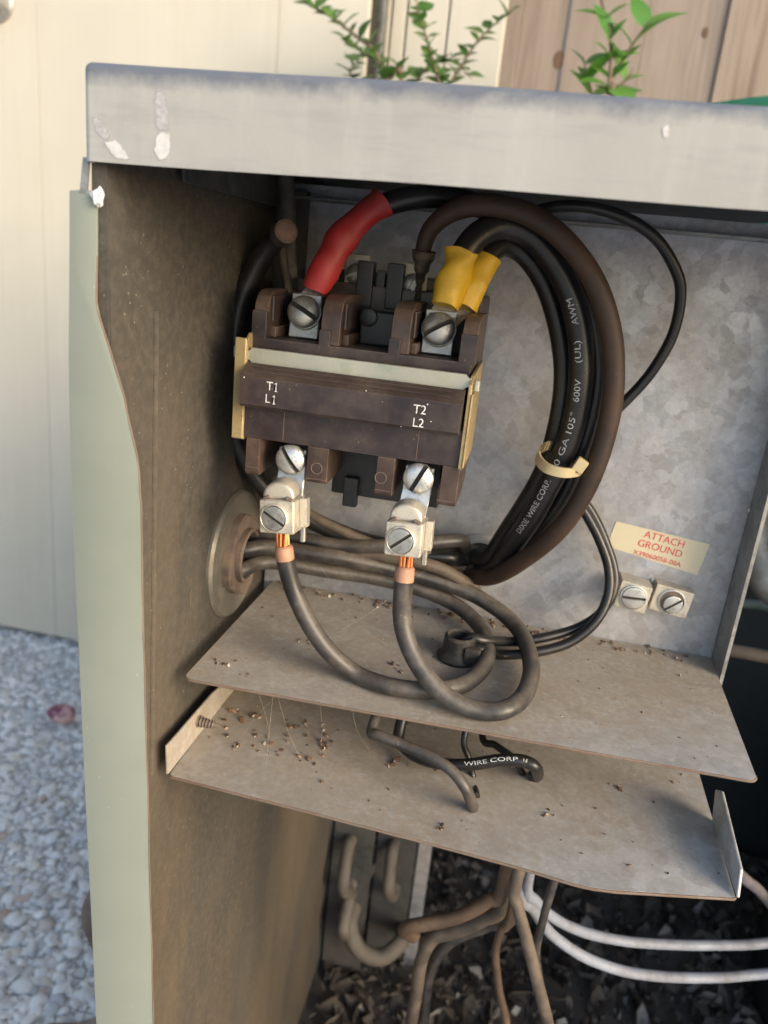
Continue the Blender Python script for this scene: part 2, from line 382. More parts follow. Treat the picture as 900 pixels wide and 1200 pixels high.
def m_lid():
    b = NB('chalky_beige_lid_paint')
    c = b.mix(b.ramp(b.noise(16, 5), [(0.3, 0.0), (0.7, 1.0)]), (0.30, 0.295, 0.275), (0.365, 0.36, 0.335))
    c = b.mix(b.ramp(b.noise(1.0, 5, 0.7, b.mapping((30, 30, 240), None, (0, 0.2, 0))), [(0.50, 0.0), (0.70, 0.55)]), c, (0.25, 0.245, 0.24))
    c = b.mix(b.ramp(b.noise(1.0, 6, 0.75, b.mapping((70, 70, 9))), [(0.52, 0.0), (0.72, 0.4)]), c, (0.44, 0.43, 0.40))
    c = b.mix(b.math('MULTIPLY', b.ramp(b.noise(1.0, 5, 0.8, b.mapping((22, 22, 1100), None, (0, 0.12, 0))), [(0.66, 0.0), (0.70, 0.6)]), b.ramp(b.noise(16, 2), [(0.5, 0.0), (0.6, 1.0)])), c, (0.22, 0.22, 0.25))
    # rubbed blue-grey primer: along the rolled top edge and in scattered nicks
    x, y, z = b.sep()
    top = b.math('ADD', b.math('MULTIPLY', z, 1.0), b.math('MULTIPLY', b.math('SUBTRACT', b.noise(85, 5, 0.7), 0.5), 0.0085))
    top = b.ramp(top, [(0.7926, 0.0), (0.7928, 1.0)])
    top = b.math('MULTIPLY', top, b.ramp(b.normal_z(), [(0.975, 1.0), (0.99, 0.12)]))
    c = b.mix(b.math('MULTIPLY', top, b.ramp(b.noise(90, 4), [(0.25, 0.7), (0.55, 1.0)])), c, (0.125, 0.138, 0.165))
    nick = b.ramp(b.noise(1.0, 7, 0.8, b.mapping((120, 120, 210))), [(0.665, 0.0), (0.70, 0.8)])
    nick = b.math('MULTIPLY', nick, b.ramp(b.noise(13, 2), [(0.45, 0.0), (0.6, 1.0)]))
    c = b.mix(nick, c, (0.26, 0.26, 0.33))
    wh = b.math('MULTIPLY', b.ramp(b.noise(1.0, 6, 0.8, b.mapping((90, 90, 90), None, (0.4, 0.7, 0.2))), [(0.70, 0.0), (0.73, 0.8)]), 1.0)
    c = b.mix(wh, c, (0.62, 0.6, 0.56))
    b.bump(b.noise(260, 4), 0.15, 0.0006)
    return b.set(c, 0.55, 0.0, 0.4)
M['lid'] = m_lid()
def m_scuff(name, a, b_, k):
    b = NB(name); c = b.mix(b.ramp(b.noise(300, 5, 0.8), [(0.35, 0.0), (0.65, 1.0)]), a, b_); b.set(c, 0.75)
    at = b.n.new('ShaderNodeAttribute'); at.attribute_name = 'rub'
    f = b.math('ADD', at.outputs['Fac'], b.math('MULTIPLY', b.math('SUBTRACT', b.noise(500, 8, 0.85), 0.5), 2.2))
    b.l(b.ramp(f, [(0.12, 0.0), (k, 1.0)]), b.b.inputs['Alpha']); return b.m
M['scuff'] = m_scuff('scuffed_white_primer', (0.44, 0.425, 0.415), (0.58, 0.565, 0.545), 0.6)
M['scuff_thin'] = m_scuff('rubbed_lavender_paint', (0.38, 0.37, 0.365), (0.46, 0.445, 0.45), 1.2)
M['curl'] = plain('curled_white_paint', (0.62, 0.61, 0.60), 0.7)
M['brown_plastic'] = dusted('dark_brown_phenolic', (0.025, 0.017, 0.019), (0.17, 0.125, 0.095), 0.36, 0, 0.34, 70, 0.30, 0.2, edge=(0.15, 0.11, 0.09))
M['brown_plastic_red'] = dusted('reddish_brown_phenolic', (0.043, 0.026, 0.021), (0.19, 0.13, 0.09), 0.40, 0, 0.40, 80, 0.35, 0.25, edge=(0.22, 0.15, 0.11))
M['black_plastic'] = dusted('black_plastic', (0.010, 0.010, 0.011), (0.10, 0.085, 0.07), 0.42, 0, 0.25, 80, 0.2)
M['slot_shade'] = plain('slot_shade', (0.025, 0.02, 0.016), 0.8)  # near-black colour that paints the shade inside screw slots
M['emboss'] = plain('pale_moulding_line', (0.15, 0.10, 0.08), 0.6)
M['zinc'] = dusted('dull_zinc', (0.40, 0.39, 0.36), (0.30, 0.25, 0.18), 0.34, 0.85, 0.45, 240, 0.1, 0.25, (0.16, 0.14, 0.11), 0.35, 1200)
M['zinc_bright'] = dusted('bright_zinc', (0.62, 0.62, 0.60), (0.38, 0.34, 0.28), 0.28, 0.8, 0.3, 220, 0.1, 0.2, (0.22, 0.20, 0.17), 0.3, 1200)
M['lug'] = dusted('tin_plated_lug', (0.58, 0.54, 0.46), (0.40, 0.33, 0.22), 0.36, 0.55, 0.5, 200, 0.1, 0.2, (0.25, 0.2, 0.13), 0.3, 1200)
M['strap'] = dusted('yellow_chromate_strap', (0.50, 0.50, 0.42), (0.36, 0.31, 0.22), 0.33, 0.6, 0.5, 60, 0.1, 0.18, (0.36, 0.42, 0.30), 0.2)
M['sideplate'] = dusted('brassy_side_plate', (0.42, 0.32, 0.16), (0.22, 0.155, 0.09), 0.42, 0.4, 0.9, 110, 0.1, 0.25, (0.18, 0.12, 0.07), 0.25)
M['red'] = dusted('red_vinyl', (0.36, 0.018, 0.020), (0.22, 0.06, 0.045), 0.48, 0, 0.55, 120, 0.12, 0.15)
M['yellow'] = dusted('yellow_vinyl', (0.58, 0.34, 0.010), (0.30, 0.20, 0.07), 0.45, 0, 0.6, 120, 0.10, 0.15)
M['wire_black'] = dusted('black_wire_jacket', (0.008, 0.008, 0.009), (0.11, 0.092, 0.075), 0.34, 0, 0.16, 60, 0.05, 0.2)
M['wire_brown'] = dusted('brown_dusted_jacket', (0.030, 0.017, 0.011), (0.10, 0.052, 0.030), 0.55, 0, 0.6, 45, 0.2, 0.25)
M['wire_dusty'] = dusted('grey_dusted_jacket', (0.018, 0.018, 0.020), (0.22, 0.18, 0.14), 0.36, 0, 0.45, 55, 0.38, 0.25)
M['wire_tan'] = dusted('tan_dirty_jacket', (0.072, 0.055, 0.041), (0.215, 0.165, 0.12), 0.6, 0, 0.6, 70, 0.4, 0.3)
M['wire_rust'] = dusted('brown_dirty_jacket', (0.060, 0.036, 0.022), (0.19, 0.125, 0.075), 0.55, 0, 0.55, 60, 0.3, 0.3)
M['wire_white'] = dusted('grey_white_jacket', (0.24, 0.265, 0.32), (0.09, 0.075, 0.062), 0.45, 0, 1.0, 26, 0.1, 0.12)
M['copper'] = dusted('bare_copper', (0.50, 0.17, 0.065), (0.35, 0.16, 0.08), 0.40, 0.7, 0.2, 300, 0.0, 0.3)
M['copper_pale'] = dusted('pinkish_stripped_end', (0.40, 0.215, 0.135), (0.34, 0.22, 0.15), 0.55, 0.1, 0.3, 300, 0.0, 0.2)
M['print'] = plain('white_print', (0.66, 0.65, 0.61), 0.6, 0, 0.25, 900)
M['print_dim'] = plain('worn_grey_print', (0.36, 0.37, 0.38), 0.6, 0, 0.45, 1500)
M['print_red'] = plain('red_print', (0.68, 0.09, 0.07), 0.6, 0, 0.15, 700)
M['paper'] = dusted('cream_paper', (0.68, 0.60, 0.42), (0.50, 0.40, 0.25), 0.55, 0, 0.25, 50, 0.0, 0.06)
M['tie'] = dusted('aged_nylon', (0.52, 0.43, 0.25), (0.35, 0.25, 0.13), 0.35, 0, 0.4, 160, 0.1, 0.15)
M['rubber'] = dusted('black_rubber', (0.014, 0.014, 0.014), (0.16, 0.13, 0.10), 0.5, 0, 0.35, 150, 0.25)
M['steel_disc'] = dusted('dull_steel_disc', (0.22, 0.21, 0.18), (0.17, 0.14, 0.10), 0.40, 0.6, 0.8, 60, 0.15, 0.25, (0.10, 0.08, 0.055), 0.35)
M['iron_nut'] = dusted('rusty_iron_nut', (0.13, 0.10, 0.085), (0.24, 0.17, 0.11), 0.65, 0.2, 0.8, 150, 0.25, 0.3)

# ------------------------------------------------------------------ the setting
def m_ground():
    b = NB('gravel_bed')
    v = b.sep(b.vor(95, 'Color'))
    c = b.ramp(v[0], [(0.0, (0.48, 0.475, 0.46)), (0.4, (0.60, 0.595, 0.575)), (0.75, (0.68, 0.675, 0.65)), (1.0, (0.75, 0.74, 0.71))])
    e = b.ramp(b.vor(95, 'Distance', None, 'DISTANCE_TO_EDGE'), [(0.0, 0.6), (0.12, 1.0)])
    c = b.mix(1.0, c, e, 'MULTIPLY')
    b.bump(e, 0.8, 0.01)
    return b.set(c, 0.85)
bm = bmesh.new()
vv = [bm.verts.new((x, y, -H)) for x, y in ((-80, -80), (80, -80), (80, 80), (-80, 80))]; bm.faces.new(vv)
tag(link('ground', bm, m_ground(), base=(0, 0, -H)), kind='structure')

def m_stone():
    b = NB('pale_gravel_stone')
    c = b.ramp(b.island(), [(0.0, (0.36, 0.36, 0.36)), (0.08, (0.60, 0.59, 0.57)), (0.4, (0.72, 0.71, 0.68)), (0.6, (0.80, 0.785, 0.75)), (0.74, (0.55, 0.50, 0.42)), (0.8, (0.42, 0.45, 0.48)), (0.93, (0.80, 0.795, 0.78)), (1.0, (0.45, 0.32, 0.24))])
    c = b.mix(b.ramp(b.noise(90, 6, 0.7), [(0.35, 0.0), (0.75, 0.55)]), c, (0.55, 0.54, 0.52))
    b.bump(b.noise(160, 5), 0.3, 0.002)
    return b.set(c, 0.8, 0, 0.3)
def scatter_stones(name, m, n, sampler, smin, smax, flat=0.62, seed=1, sub=2):
    rnd = random.Random(seed)
    base = bmesh.new(); bmesh.ops.create_icosphere(base, subdivisions=sub, radius=1.0)
    bv = [v.co.copy() for v in base.verts]; bf = [[v.index for v in f.verts] for f in base.faces]; base.free()
    V, F = [], []
    for i in range(n):
        x, y, z = sampler(rnd); s = smin+(smax-smin)*rnd.random()**2.2
        ax = Vector((s*rnd.uniform(0.8, 1.35), s*rnd.uniform(0.7, 1.1), s*rnd.uniform(flat*0.7, flat*1.2)))
        R = Euler((rnd.uniform(-.4, .4), rnd.uniform(-.4, .4), rnd.uniform(0, 6.3))).to_matrix(); off = Vector((rnd.random()*90, rnd.random()*90, 0))
        k = len(V)
        for v in bv:
            q = v*(1+0.34*noise.noise(v*1.1+off)+0.10*noise.noise(v*3+off))
            V.append(Vector((x, y, z+ax.z*0.45))+R @ Vector((q.x*ax.x, q.y*ax.y, q.z*ax.z)))
        F += [[a+k for a in f] for f in bf]
    me = bpy.data.meshes.new(name); me.from_pydata(V, [], F); return link(name, me, m, None, 70)
def sg(r):
    y = 0.30+1.0*r.random(); x = -0.16-r.random()*(0.40+0.55*y); return (x, y, -H-0.0012)
g = scatter_stones('gravel', m_stone(), 11000, sg, 0.003, 0.0105, 0.34, seed=3)
tag(g, 'pale grey and white gravel beside the metal cabinet', 'gravel', kind='stuff')
# one reddish pebble that stands out
bm = bmesh.new(); bmesh.ops.create_icosphere(bm, subdivisions=3, radius=1)
c = P(72, 836, z=-H+0.02)
for v in bm.verts:
    q = v.co*(1+0.2*noise.noise(v.co*1.3)); v.co = c+Vector((q.x*0.024, q.y*0.018, q.z*0.013))
b = NB('plum_pebble'); cc = b.mix(b.ramp(b.noise(45, 3), [(0.42, 0.0), (0.55, 1.0)]), (0.16, 0.035, 0.07), (0.55, 0.33, 0.32)); b.set(cc, 0.5)
tag(link('pebble', bm, b.m), 'plum and pink pebble lying on the pale gravel', 'pebble')

# pale painted shed wall beyond the gravel
def m_wall():
    b = NB('cream_painted_plywood')
    c = b.mix(b.ramp(b.noise(2.2, 4), [(0.3, 0.0), (0.7, 1.0)]), (0.48, 0.445, 0.365), (0.56, 0.525, 0.44))
    c = b.mix(b.ramp(b.noise(1.0, 6, 0.75, b.mapping((26, 26, 1.0))), [(0.50, 0.0), (0.75, 0.4)]), c, (0.47, 0.41, 0.30))
    c = b.mix(b.ramp(b.noise(1.0, 5, 0.75, b.mapping((60, 60, 3.0))), [(0.60, 0.0), (0.75, 0.3)]), c, (0.36, 0.30, 0.22))
    b.bump(b.noise(1.0, 5, 0.7, b.mapping((120, 120, 5))), 0.2, 0.002)
    return b.set(c, 0.6, 0, 0.35)
WALLY = 1.21
mw = m_wall()
t = thing('shed_wall', (-0.9, WALLY+0.02, -H), 'cream painted plywood shed wall behind the gravel', 'wall')
xs = [P(-330, 400, y=WALLY).x-1.2, P(-330, 400, y=WALLY).x-0.6, P(64, 700, y=WALLY).x-0.31, P(64, 700, y=WALLY).x, P(326, 40, y=WALLY).x-0.0, P(430, 40, y=WALLY).x]
xs = sorted(xs)
for a, bb in zip(xs, xs[1:]):
    bm = bmesh.new(); box(bm, (a+0.0003, WALLY, -H+0.012), (bb-0.0003, WALLY+0.016, 1.35), 0.0008, 2); link('siding_panel', bm, mw, t)
bm = bmesh.new(); box(bm, (xs[0], WALLY+0.017, -H+0.0), (xs[-1], WALLY+0.07, 1.34)); link('wall_backing', bm, plain('dark_backing', (0.10, 0.09, 0.07), 0.8), t)
# dark downpipe at the wall's corner and the cream corner boards beside it
x = P(437, 40, y=1.19).x
bm = bmesh.new(); tube(bm, [Vector((x, 1.235, -H)), Vector((x, 1.235, 0.4)), Vector((x, 1.235, 1.4))], 0.0085, 16)
o = link('drain_pipe', bm, dusted('dark_grey_green_pipe', (0.045, 0.05, 0.045), rough=0.5), None)
tag(o, 'thin dark upright pipe at the corner of the cream wall', 'pipe')
t = thing('corner_trim', (P(510, 40, y=1.27).x, 1.275, -H), 'cream corner boards between dark pipe and wooden fence', 'trim board')
for a, bb in ((443, 456), (457, 474), (475, 523), (524, 590)):
    bm = bmesh.new(); box(bm, (P(a, 40, y=1.26).x+0.001, 1.262, -H), (P(bb, 40, y=1.26).x-0.001, 1.29, 1.35), 0.0015, 2); link('board', bm, mw, t)

# cedar fence
def m_wood():
    b = NB('weathered_cedar')
    r = b.objrand()
    ofs = b.n.new('ShaderNodeVectorMath'); ofs.operation = 'ADD'; b.l(b.co, ofs.inputs[0])
    cmb = b.n.new('ShaderNodeCombineXYZ'); b.l(b.math('MULTIPLY', r, 37.0), cmb.inputs[0]); b.l(b.math('MULTIPLY', r, 11.0), cmb.inputs[2]); b.l(cmb.outputs[0], ofs.inputs[1])
    mp = b.mapping((24, 24, 1.5), ofs.outputs[0])
    g1 = b.noise(1.6, 6, 0.65, mp, 1.2)
    c = b.ramp(g1, [(0.25, (0.13, 0.095, 0.072)), (0.45, (0.25, 0.19, 0.15)), (0.6, (0.31, 0.245, 0.20)), (0.8, (0.20, 0.15, 0.118))])
    c = b.mix(b.ramp(r, [(0.0, 0.0), (1.0, 0.6)]), c, (0.29, 0.25, 0.22))
    c = b.mix(b.ramp(b.noise(1.0, 5, 0.8, b.mapping((170, 170, 2.5), ofs.outputs[0])), [(0.58, 0.0), (0.72, 0.6)]), c, (0.13, 0.085, 0.06))
    b.bump(g1, 0.3, 0.002)
    return b.set(c, 0.75, 0, 0.25)
FY = 1.45
t = thing('wooden_fence', (P(745, 40, y=FY).x, FY+0.02, -H), 'brown weathered cedar plank fence behind the cabinet', 'fence')
mwood = m_wood()
edges = [585, 606, 661, 752, 845, 940, 1040, 1135, 1230, 1330, 1430]+list(range(1530, 2500, 98))
for i, (a, bb) in enumerate(zip(edges, edges[1:])):
    xa, xb = P(a, 60, y=FY).x, P(bb, 60, y=FY).x; dy = (0.0, 0.006, 0.002, 0.005)[i % 4]
    bm = bmesh.new(); box(bm, (xa+0.0003, FY+dy, -H+0.02), (xb-0.0003, FY+dy+0.017, 1.12), 0.0018, 2)
    o = link('plank', bm, mwood, t)
    bm = None
for z in (-0.35, 0.75):
    bm = bmesh.new(); box(bm, (P(585, 60, y=FY).x, FY+0.0245, z), (P(edges[-1], 60, y=FY).x, FY+0.062, z+0.085)); link('rail', bm, mwood, t)
km = plain('dark_knot', (0.14, 0.085, 0.055), 0.8, 0, 0.4, 200)
planks = [o for o in t.children if o.name.startswith('plank')]
for px, py, r, pk in ((655, 70, 0.010, 1), (827, 38, 0.006, 3)):
    c = P(px, py, y=FY+(0.0055 if pk == 1 else 0.0045)); bm = bmesh.new()
    lathe(bm, c, (0, -1, 0), [(r*1.1, -0.001), (r, 0.0006), (r*0.55, 0.0010), (0, 0.0007)], 18)
    for v in bm.verts: v.co = c+Vector(((v.co.x-c.x)*0.8, v.co.y-c.y, (v.co.z-c.z)*1.3))
    ORIG[planks[pk].name] = ORIG[t.name]; link('knot', bm, km, planks[pk])

# door knob on the cream wall, green tub behind the cabinet
c = P(-4, 2, y=WALLY); bm = bmesh.new()
lathe(bm, c+Vector((0, 0.001, 0)), (0, -1, 0), [(0.030, 0), (0.030, 0.004), (0.026, 0.008), (0.012, 0.010), (0.011, 0.03), (0.020, 0.036), (0.025, 0.046), (0.022, 0.056), (0.0, 0.060)], 32)
tag(link('door_knob', bm, M['zinc'], None, 40), 'dull metal knob on the cream wall', 'knob')
gm = plain('green_plastic', (0.04, 0.26, 0.12), 0.45, 0, 0.15, 30)
c = P(905, 150, y=1.22); t = thing('garden_tub', (c.x, c.y, -H), 'green plastic garden tub with shallow lid by the fence', 'tub')
zt = P(870, 106, y=1.15).z
bm = bmesh.new(); lathe(bm, Vector((c.x+0.06, c.y, -H)), (0, 0, 1), [(0, 0), (0.13, 0.0), (0.15, 0.05), (0.165, zt+H-0.03), (0.0, zt+H-0.03)], 40); link('tub_body', bm, gm, t)
bm = bmesh.new(); lathe(bm, Vector((c.x+0.06, c.y, zt-0.029)), (0, 0, 1), [(0.178, -0.012), (0.182, 0.0), (0.180, 0.008), (0.12, 0.020), (0.05, 0.026), (0, 0.027)], 40); link('tub_lid', bm, gm, t)
# ------------------------------------------------------------------ the condenser cabinet
XL = -0.1238          # inner face of the side panel
YB = 0.36             # galvanised back panel of the control compartment
ZS, ZS2 = -0.1613, -0.2013
LIDY, LT, LB = 0.208, 0.0449, 0.0203
XR, YE = 0.62, 0.98   # far sides of the cabinet
cab = thing('condenser_cabinet', (0.25, 0.5, -H), 'open metal air conditioner cabinet with beige lid and sage green edge', 'cabinet')
# lid: folded pan with a rolled top edge
bm = bmesh.new(); x0, x1, y0, y1 = -0.1288, XR+0.003, LIDY, YE+0.003
r = bmesh.ops.create_cube(bm, size=1)['verts']
for v in r: v.co = Vector((x0 if v.co.x < 0 else x1, y0 if v.co.y < 0 else y1, (LB if v.co.x < 0 else LB+0.0095) if v.co.z < 0 else LT))
bmesh.ops.delete(bm, geom=[f for f in bm.faces if f.normal.z < -0.9], context='FACES_ONLY')
es = [e for e in bm.edges if len(e.link_faces) == 2]
bmesh.ops.bevel(bm, geom=es, offset=0.0022, segments=5, profile=0.5, affect='EDGES')
bmesh.ops.subdivide_edges(bm, edges=[e for e in bm.edges if abs(e.verts[0].co.x-e.verts[1].co.x) > 0.3], cuts=40)
for v in bm.verts:     # the sheet is slightly dented
    v.co.z += 0.0005*noise.noise(Vector((v.co.x*14, 9, 1)))
lid = link('lid', bm, M['lid'], cab, 40)
FC, FR = Vector((0.29, 0.60, LT)), 0.225          # fan outlet in the top
cb = bmesh.new(); bmesh.ops.create_cone(cb, cap_ends=True, segments=64, radius1=FR, radius2=FR, depth=0.06)
cme = bpy.data.meshes.new('cutter'); cb.to_mesh(cme); cb.free(); cut = bpy.data.objects.new('cutter', cme); COL.objects.link(cut); cut.location = FC+Vector((0, 0, H))
md = lid.modifiers.new('sheet', 'SOLIDIFY'); md.thickness = 0.0012; md.offset = -1
bo = lid.modifiers.new('outlet', 'BOOLEAN'); bo.operation = 'DIFFERENCE'; bo.object = cut; bo.solver = 'EXACT'
bpy.context.view_layer.update()
nm = bpy.data.meshes.new_from_object(lid.evaluated_get(bpy.context.evaluated_depsgraph_get())); lid.modifiers.clear(); lid.data = nm; nm.set_sharp_from_angle(angle=rad(50)); lid.modifiers.new('normals', 'WEIGHTED_NORMAL')
bpy.data.objects.remove(cut)
for rr_ in (0.03, 0.07, 0.11, 0.15, 0.19):
    bm = bmesh.new(); tube(bm, [FC+Vector((math.cos(a*PI/24)*rr_, math.sin(a*PI/24)*rr_, 0.006)) for a in range(49)], 0.0014, 6); link('guard_ring', bm, M['zinc'], lid)
for a in range(4):
    d_ = Vector((math.cos(a*PI/4), math.sin(a*PI/4), 0))*(FR+0.012); bm = bmesh.new(); tube(bm, [FC-d_+Vector((0, 0, 0.0015)), FC-d_*0.8+Vector((0, 0, 0.0045)), FC+d_*0.8+Vector((0, 0, 0.0045)), FC+d_+Vector((0, 0, 0.0015))], 0.0014, 6); link('guard_rod', bm, M['zinc'], lid)
# scuffs on the lid's front
def scuff(pix, m, lift, seed):
    bm = bmesh.new(); pts = []
    q = catmull([P(a, b, y=LIDY-lift) for a, b in pix]+[P(*pix[0], y=LIDY-lift)], 5)[:-1]
    for i, p in enumerate(q): pts.append(p+Vector((noise.noise(p*700+Vector((seed, 0, 0))), 0, noise.noise(p*700+Vector((0, seed, 0)))))*0.0007)
    cc = sum(pts, Vector())/len(pts); cv = bm.verts.new(cc); vs = [bm.verts.new(p) for p in pts]
    v2 = [bm.verts.new(cc.lerp(p, 0.72)) for p in pts]
    for a, b, a2, b2 in zip(vs, vs[1:]+vs[:1], v2, v2[1:]+v2[:1]): bm.faces.new((a, b, b2, a2)); bm.faces.new((cv, a2, b2))
    ob = link('paint_scuff', bm, m, lid); at = ob.data.attributes.new('rub', 'FLOAT', 'POINT')
    for i_ in [0]+list(range(1+len(pts), 1+2*len(pts))): at.data[i_].value = 0.85
scuff([(106, 134), (116, 138), (131, 160), (128, 166), (118, 162), (110, 152)], M['scuff_thin'], 0.00012, 1)
scuff([(120, 166), (134, 163), (142, 170), (152, 184), (150, 188), (136, 186), (127, 178)], M['scuff'], 0.0002, 2)
scuff([(179, 106), (190, 102), (197, 120), (200, 152), (190, 156), (182, 152), (181, 130)], M['scuff_thin'], 0.00012, 3)
scuff([(182, 156), (191, 153), (201, 156), (200, 176), (195, 188), (186, 189), (181, 180), (182, 168)], M['scuff'], 0.0002, 4)
scuff([(776, 150), (783, 146), (785, 160), (778, 158)], M['scuff'], 0.00015, 5)

# side panel (inner face brown with dust), its sage green front flange
bm = bmesh.new(); box(bm, (XL-0.0012, 0.2128, -H+0.01), (XL, 0.60, 0.041)); link('side_panel', bm, M['inner'], cab)
bm = bmesh.new()
outer = [(98, 222), (81, 223), (81, 300), (80, 420), (82, 520), (86, 640), (92, 760), (99, 920), (107, 1080), (114, 1230), (125, 1480)]
inner = [(190, 1480), (180, 1230), (176, 1080), (172, 920), (168, 780), (166, 660), (164, 590), (161, 545), (153, 505), (142, 458), (128, 412), (117, 378), (112, 352), (113, 300), (113, 224)]
o2 = [P(a, b, y=0.2100) for a, b in outer+inner]
extrude(bm, o2, (0, 0.0011, 0), 0.0003, 2)
fl = link('edge_flange', bm, M['sage'], cab, 50)
# dirty raw edge of the flange and the torn curl of paint at its top
bm = bmesh.new(); q = catmull([P(a+1, b, y=0.2103) for a, b in inner[:-1]], 4); tube(bm, wig(q, 0.0003, 160), 0.0003, 8); link('raw_edge', bm, M['edge'], fl)
bm = bmesh.new(); c = P(115, 231, y=0.2088)
bmesh.ops.create_icosphere(bm, subdivisions=3, radius=1)
for v in bm.verts:
    p = v.co.copy(); q = p*(1+0.7*noise.noise(p*1.7+Vector((4, 1, 2)))); v.co = c+Vector((q.x*0.0018, q.y*0.001, q.z*0.0024))
link('paint_curl', bm, M['curl'], fl)
# grey strip of the side panel above the flange
bm = bmesh.new(); extrude(bm, [P(97, 184, y=0.2098), P(104, 184, y=0.2098), P(101, 226, y=0.2098), P(93, 226, y=0.2098)], (0, 0.0010, 0)); link('corner_tab', bm, M['flange'], cab)
bm = bmesh.new(); box(bm, (-0.1315, 0.2116, -H+0.012), (XL-0.0001, 0.2126, 0.0118)); box(bm, (-0.1286, 0.2116, 0.0119), (XL-0.0001, 0.2126, 0.0405)); link('front_return', bm, M['inner'], cab)
# long crease in the side panel behind the flange
bm = bmesh.new(); tube(bm, [Vector((XL+0.0002, 0.2405, z)) for z in (-0.20, -0.15, -0.11, -0.06, -0.02)], 0.0011, 8); link('crease', bm, M['inner'], cab)

# back panel with its right flange
XRB = 0.1052
bm = bmesh.new(); box(bm, (XL+0.002, YB, ZS-0.012), (XRB, YB+0.0012, 0.0335), 0.0003, 1)
bp = link('back_panel', bm, M['galv'], cab)
bm = bmesh.new()
yf = P(845, 790, x=XRB).y
extrude(bm, [Vector((XRB, YB, 0.03)), Vector((XRB, yf, 0.03)), Vector((XRB, yf, ZS-0.004)), Vector((XRB, YB, ZS-0.004))], (0.0013, 0, 0), 0.0003, 1); link('right_flange', bm, M['flange'], bp)
bm = bmesh.new(); box(bm, (XRB-0.0001, yf-0.0006, ZS-0.004), (XRB+0.0014, yf, 0.03)); link('flange_edge', bm, M['zinc'], bp)
c = P(877, 597, x=XRB-0.0002); bm = bmesh.new(); lathe(bm, c, (-1, 0, 0), [(0.0019, 0), (0.0018, 0.0006), (0.0011, 0.0012), (0, 0.0014)], 18); link('rivet', bm, M['zinc_bright'], bp)
# folded top edge of the back panel and the stiffener under the lid along the side
bm = bmesh.new(); box(bm, (XL+0.003, YB-0.010, 0.0262), (XRB+0.2, YB-0.0004, 0.0276), 0.0004, 1); link('top_fold', bm, M['flange'], bp)
bm = bmesh.new(); q = [(213, 196), (360, 206), (327, 243), (214, 212)]
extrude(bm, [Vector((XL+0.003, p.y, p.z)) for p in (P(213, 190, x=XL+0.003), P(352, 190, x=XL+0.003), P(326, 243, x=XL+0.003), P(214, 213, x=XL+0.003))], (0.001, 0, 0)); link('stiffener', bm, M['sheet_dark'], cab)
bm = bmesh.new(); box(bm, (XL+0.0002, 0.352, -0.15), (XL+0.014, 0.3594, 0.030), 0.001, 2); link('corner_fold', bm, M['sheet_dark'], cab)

# shelves
def rounded(pts, rr, k=5):
    out = []; n = len(pts)
    for i in range(n):
        p, a, b = Vector(pts[i]), Vector(pts[i-1]), Vector(pts[(i+1) % n]); r_ = rr[i]
        if r_ <= 0: out.append(p); continue
        u, v = (a-p).normalized()*r_, (b-p).normalized()*r_
        for j in range(k+1):
            t_ = j/k; out.append((p+u)*(1-t_)**2+p*2*t_*(1-t_)+(p+v)*t_**2)
    return out
def sheet(bm, pts, th, cuts=0):
    extrude(bm, pts, (0, 0, -th)); return bm
up = rounded([(-0.1165, 0.2525, ZS), (0.1017, 0.2602, ZS), (0.1046, YB-0.0005, ZS), (-0.1165, YB-0.0005, ZS)], [0.004, 0.004, 0, 0])
bm = bmesh.new(); sheet(bm, up, 0.0012); sh1 = link('upper_shelf', bm, M['shelf'], cab)
bm = bmesh.new(); q = [p+Vector((0, -0.0002, -0.0006)) for p in up[0:12]]; tube(bm, wig(q, 0.00015, 300), 0.00058, 6); link('rusty_edge', bm, M['edge'], sh1)
lo = rounded([P(198, 908, z=ZS2), P(420, 965, z=ZS2), P(620, 1018, z=ZS2), P(690, 1041, z=ZS2), P(862, 1052, z=ZS2), Vector((0.1014, YB-0.002, ZS2)), Vector((-0.1195, YB-0.002, ZS2))], [0.002, 0.02, 0.012, 0.01, 0.001, 0, 0])
bm = bmesh.new(); sheet(bm, lo, 0.0012); sh2 = link('lower_shelf', bm, M['shelf'], cab)
bm = bmesh.new(); q = [p+Vector((0, -0.0002, -0.0006)) for p in lo[:-2]]; tube(bm, wig(q, 0.00015, 300), 0.00058, 6); link('rusty_edge', bm, M['edge'], sh2)
xr = P(862, 1052, z=ZS2).x
bm = bmesh.new(); extrude(bm, [P(863, 1052, x=xr), P(867, 1018, x=xr), P(845, 927, x=xr), P(838, 925, x=xr), P(834, 962, x=xr)], (0.0012, 0, 0), 0.0003, 1); link('end_lip', bm, M['shelf'], sh2)
xl = P(198, 908, z=ZS2).x
bm = bmesh.new(); extrude(bm, [P(197, 908, x=xl), P(196, 874, x=xl), P(207, 862, x=xl), P(250, 812, x=xl), P(275, 790, x=xl), Vector((xl, 0.33, ZS2))], (-0.0011, 0, 0), 0.0003, 1); link('end_tab', bm, M['shelf'], sh2)
# sheet-metal screw tip poking through the tab
c = P(232, 845, x=xl); bm = bmesh.new(); prof = []
for i in range(6): prof += [(0.0018-0.00012*i, i*0.0014), (0.0026-0.00016*i, i*0.0014+0.0005), (0.0018-0.00012*i, i*0.0014+0.001)]
prof += [(0.0007, 0.0095), (0, 0.011)]
lathe(bm, c, (1, -0.1, 0.05), prof, 16); link('screw_tip', bm, M['iron_nut'], sh2)

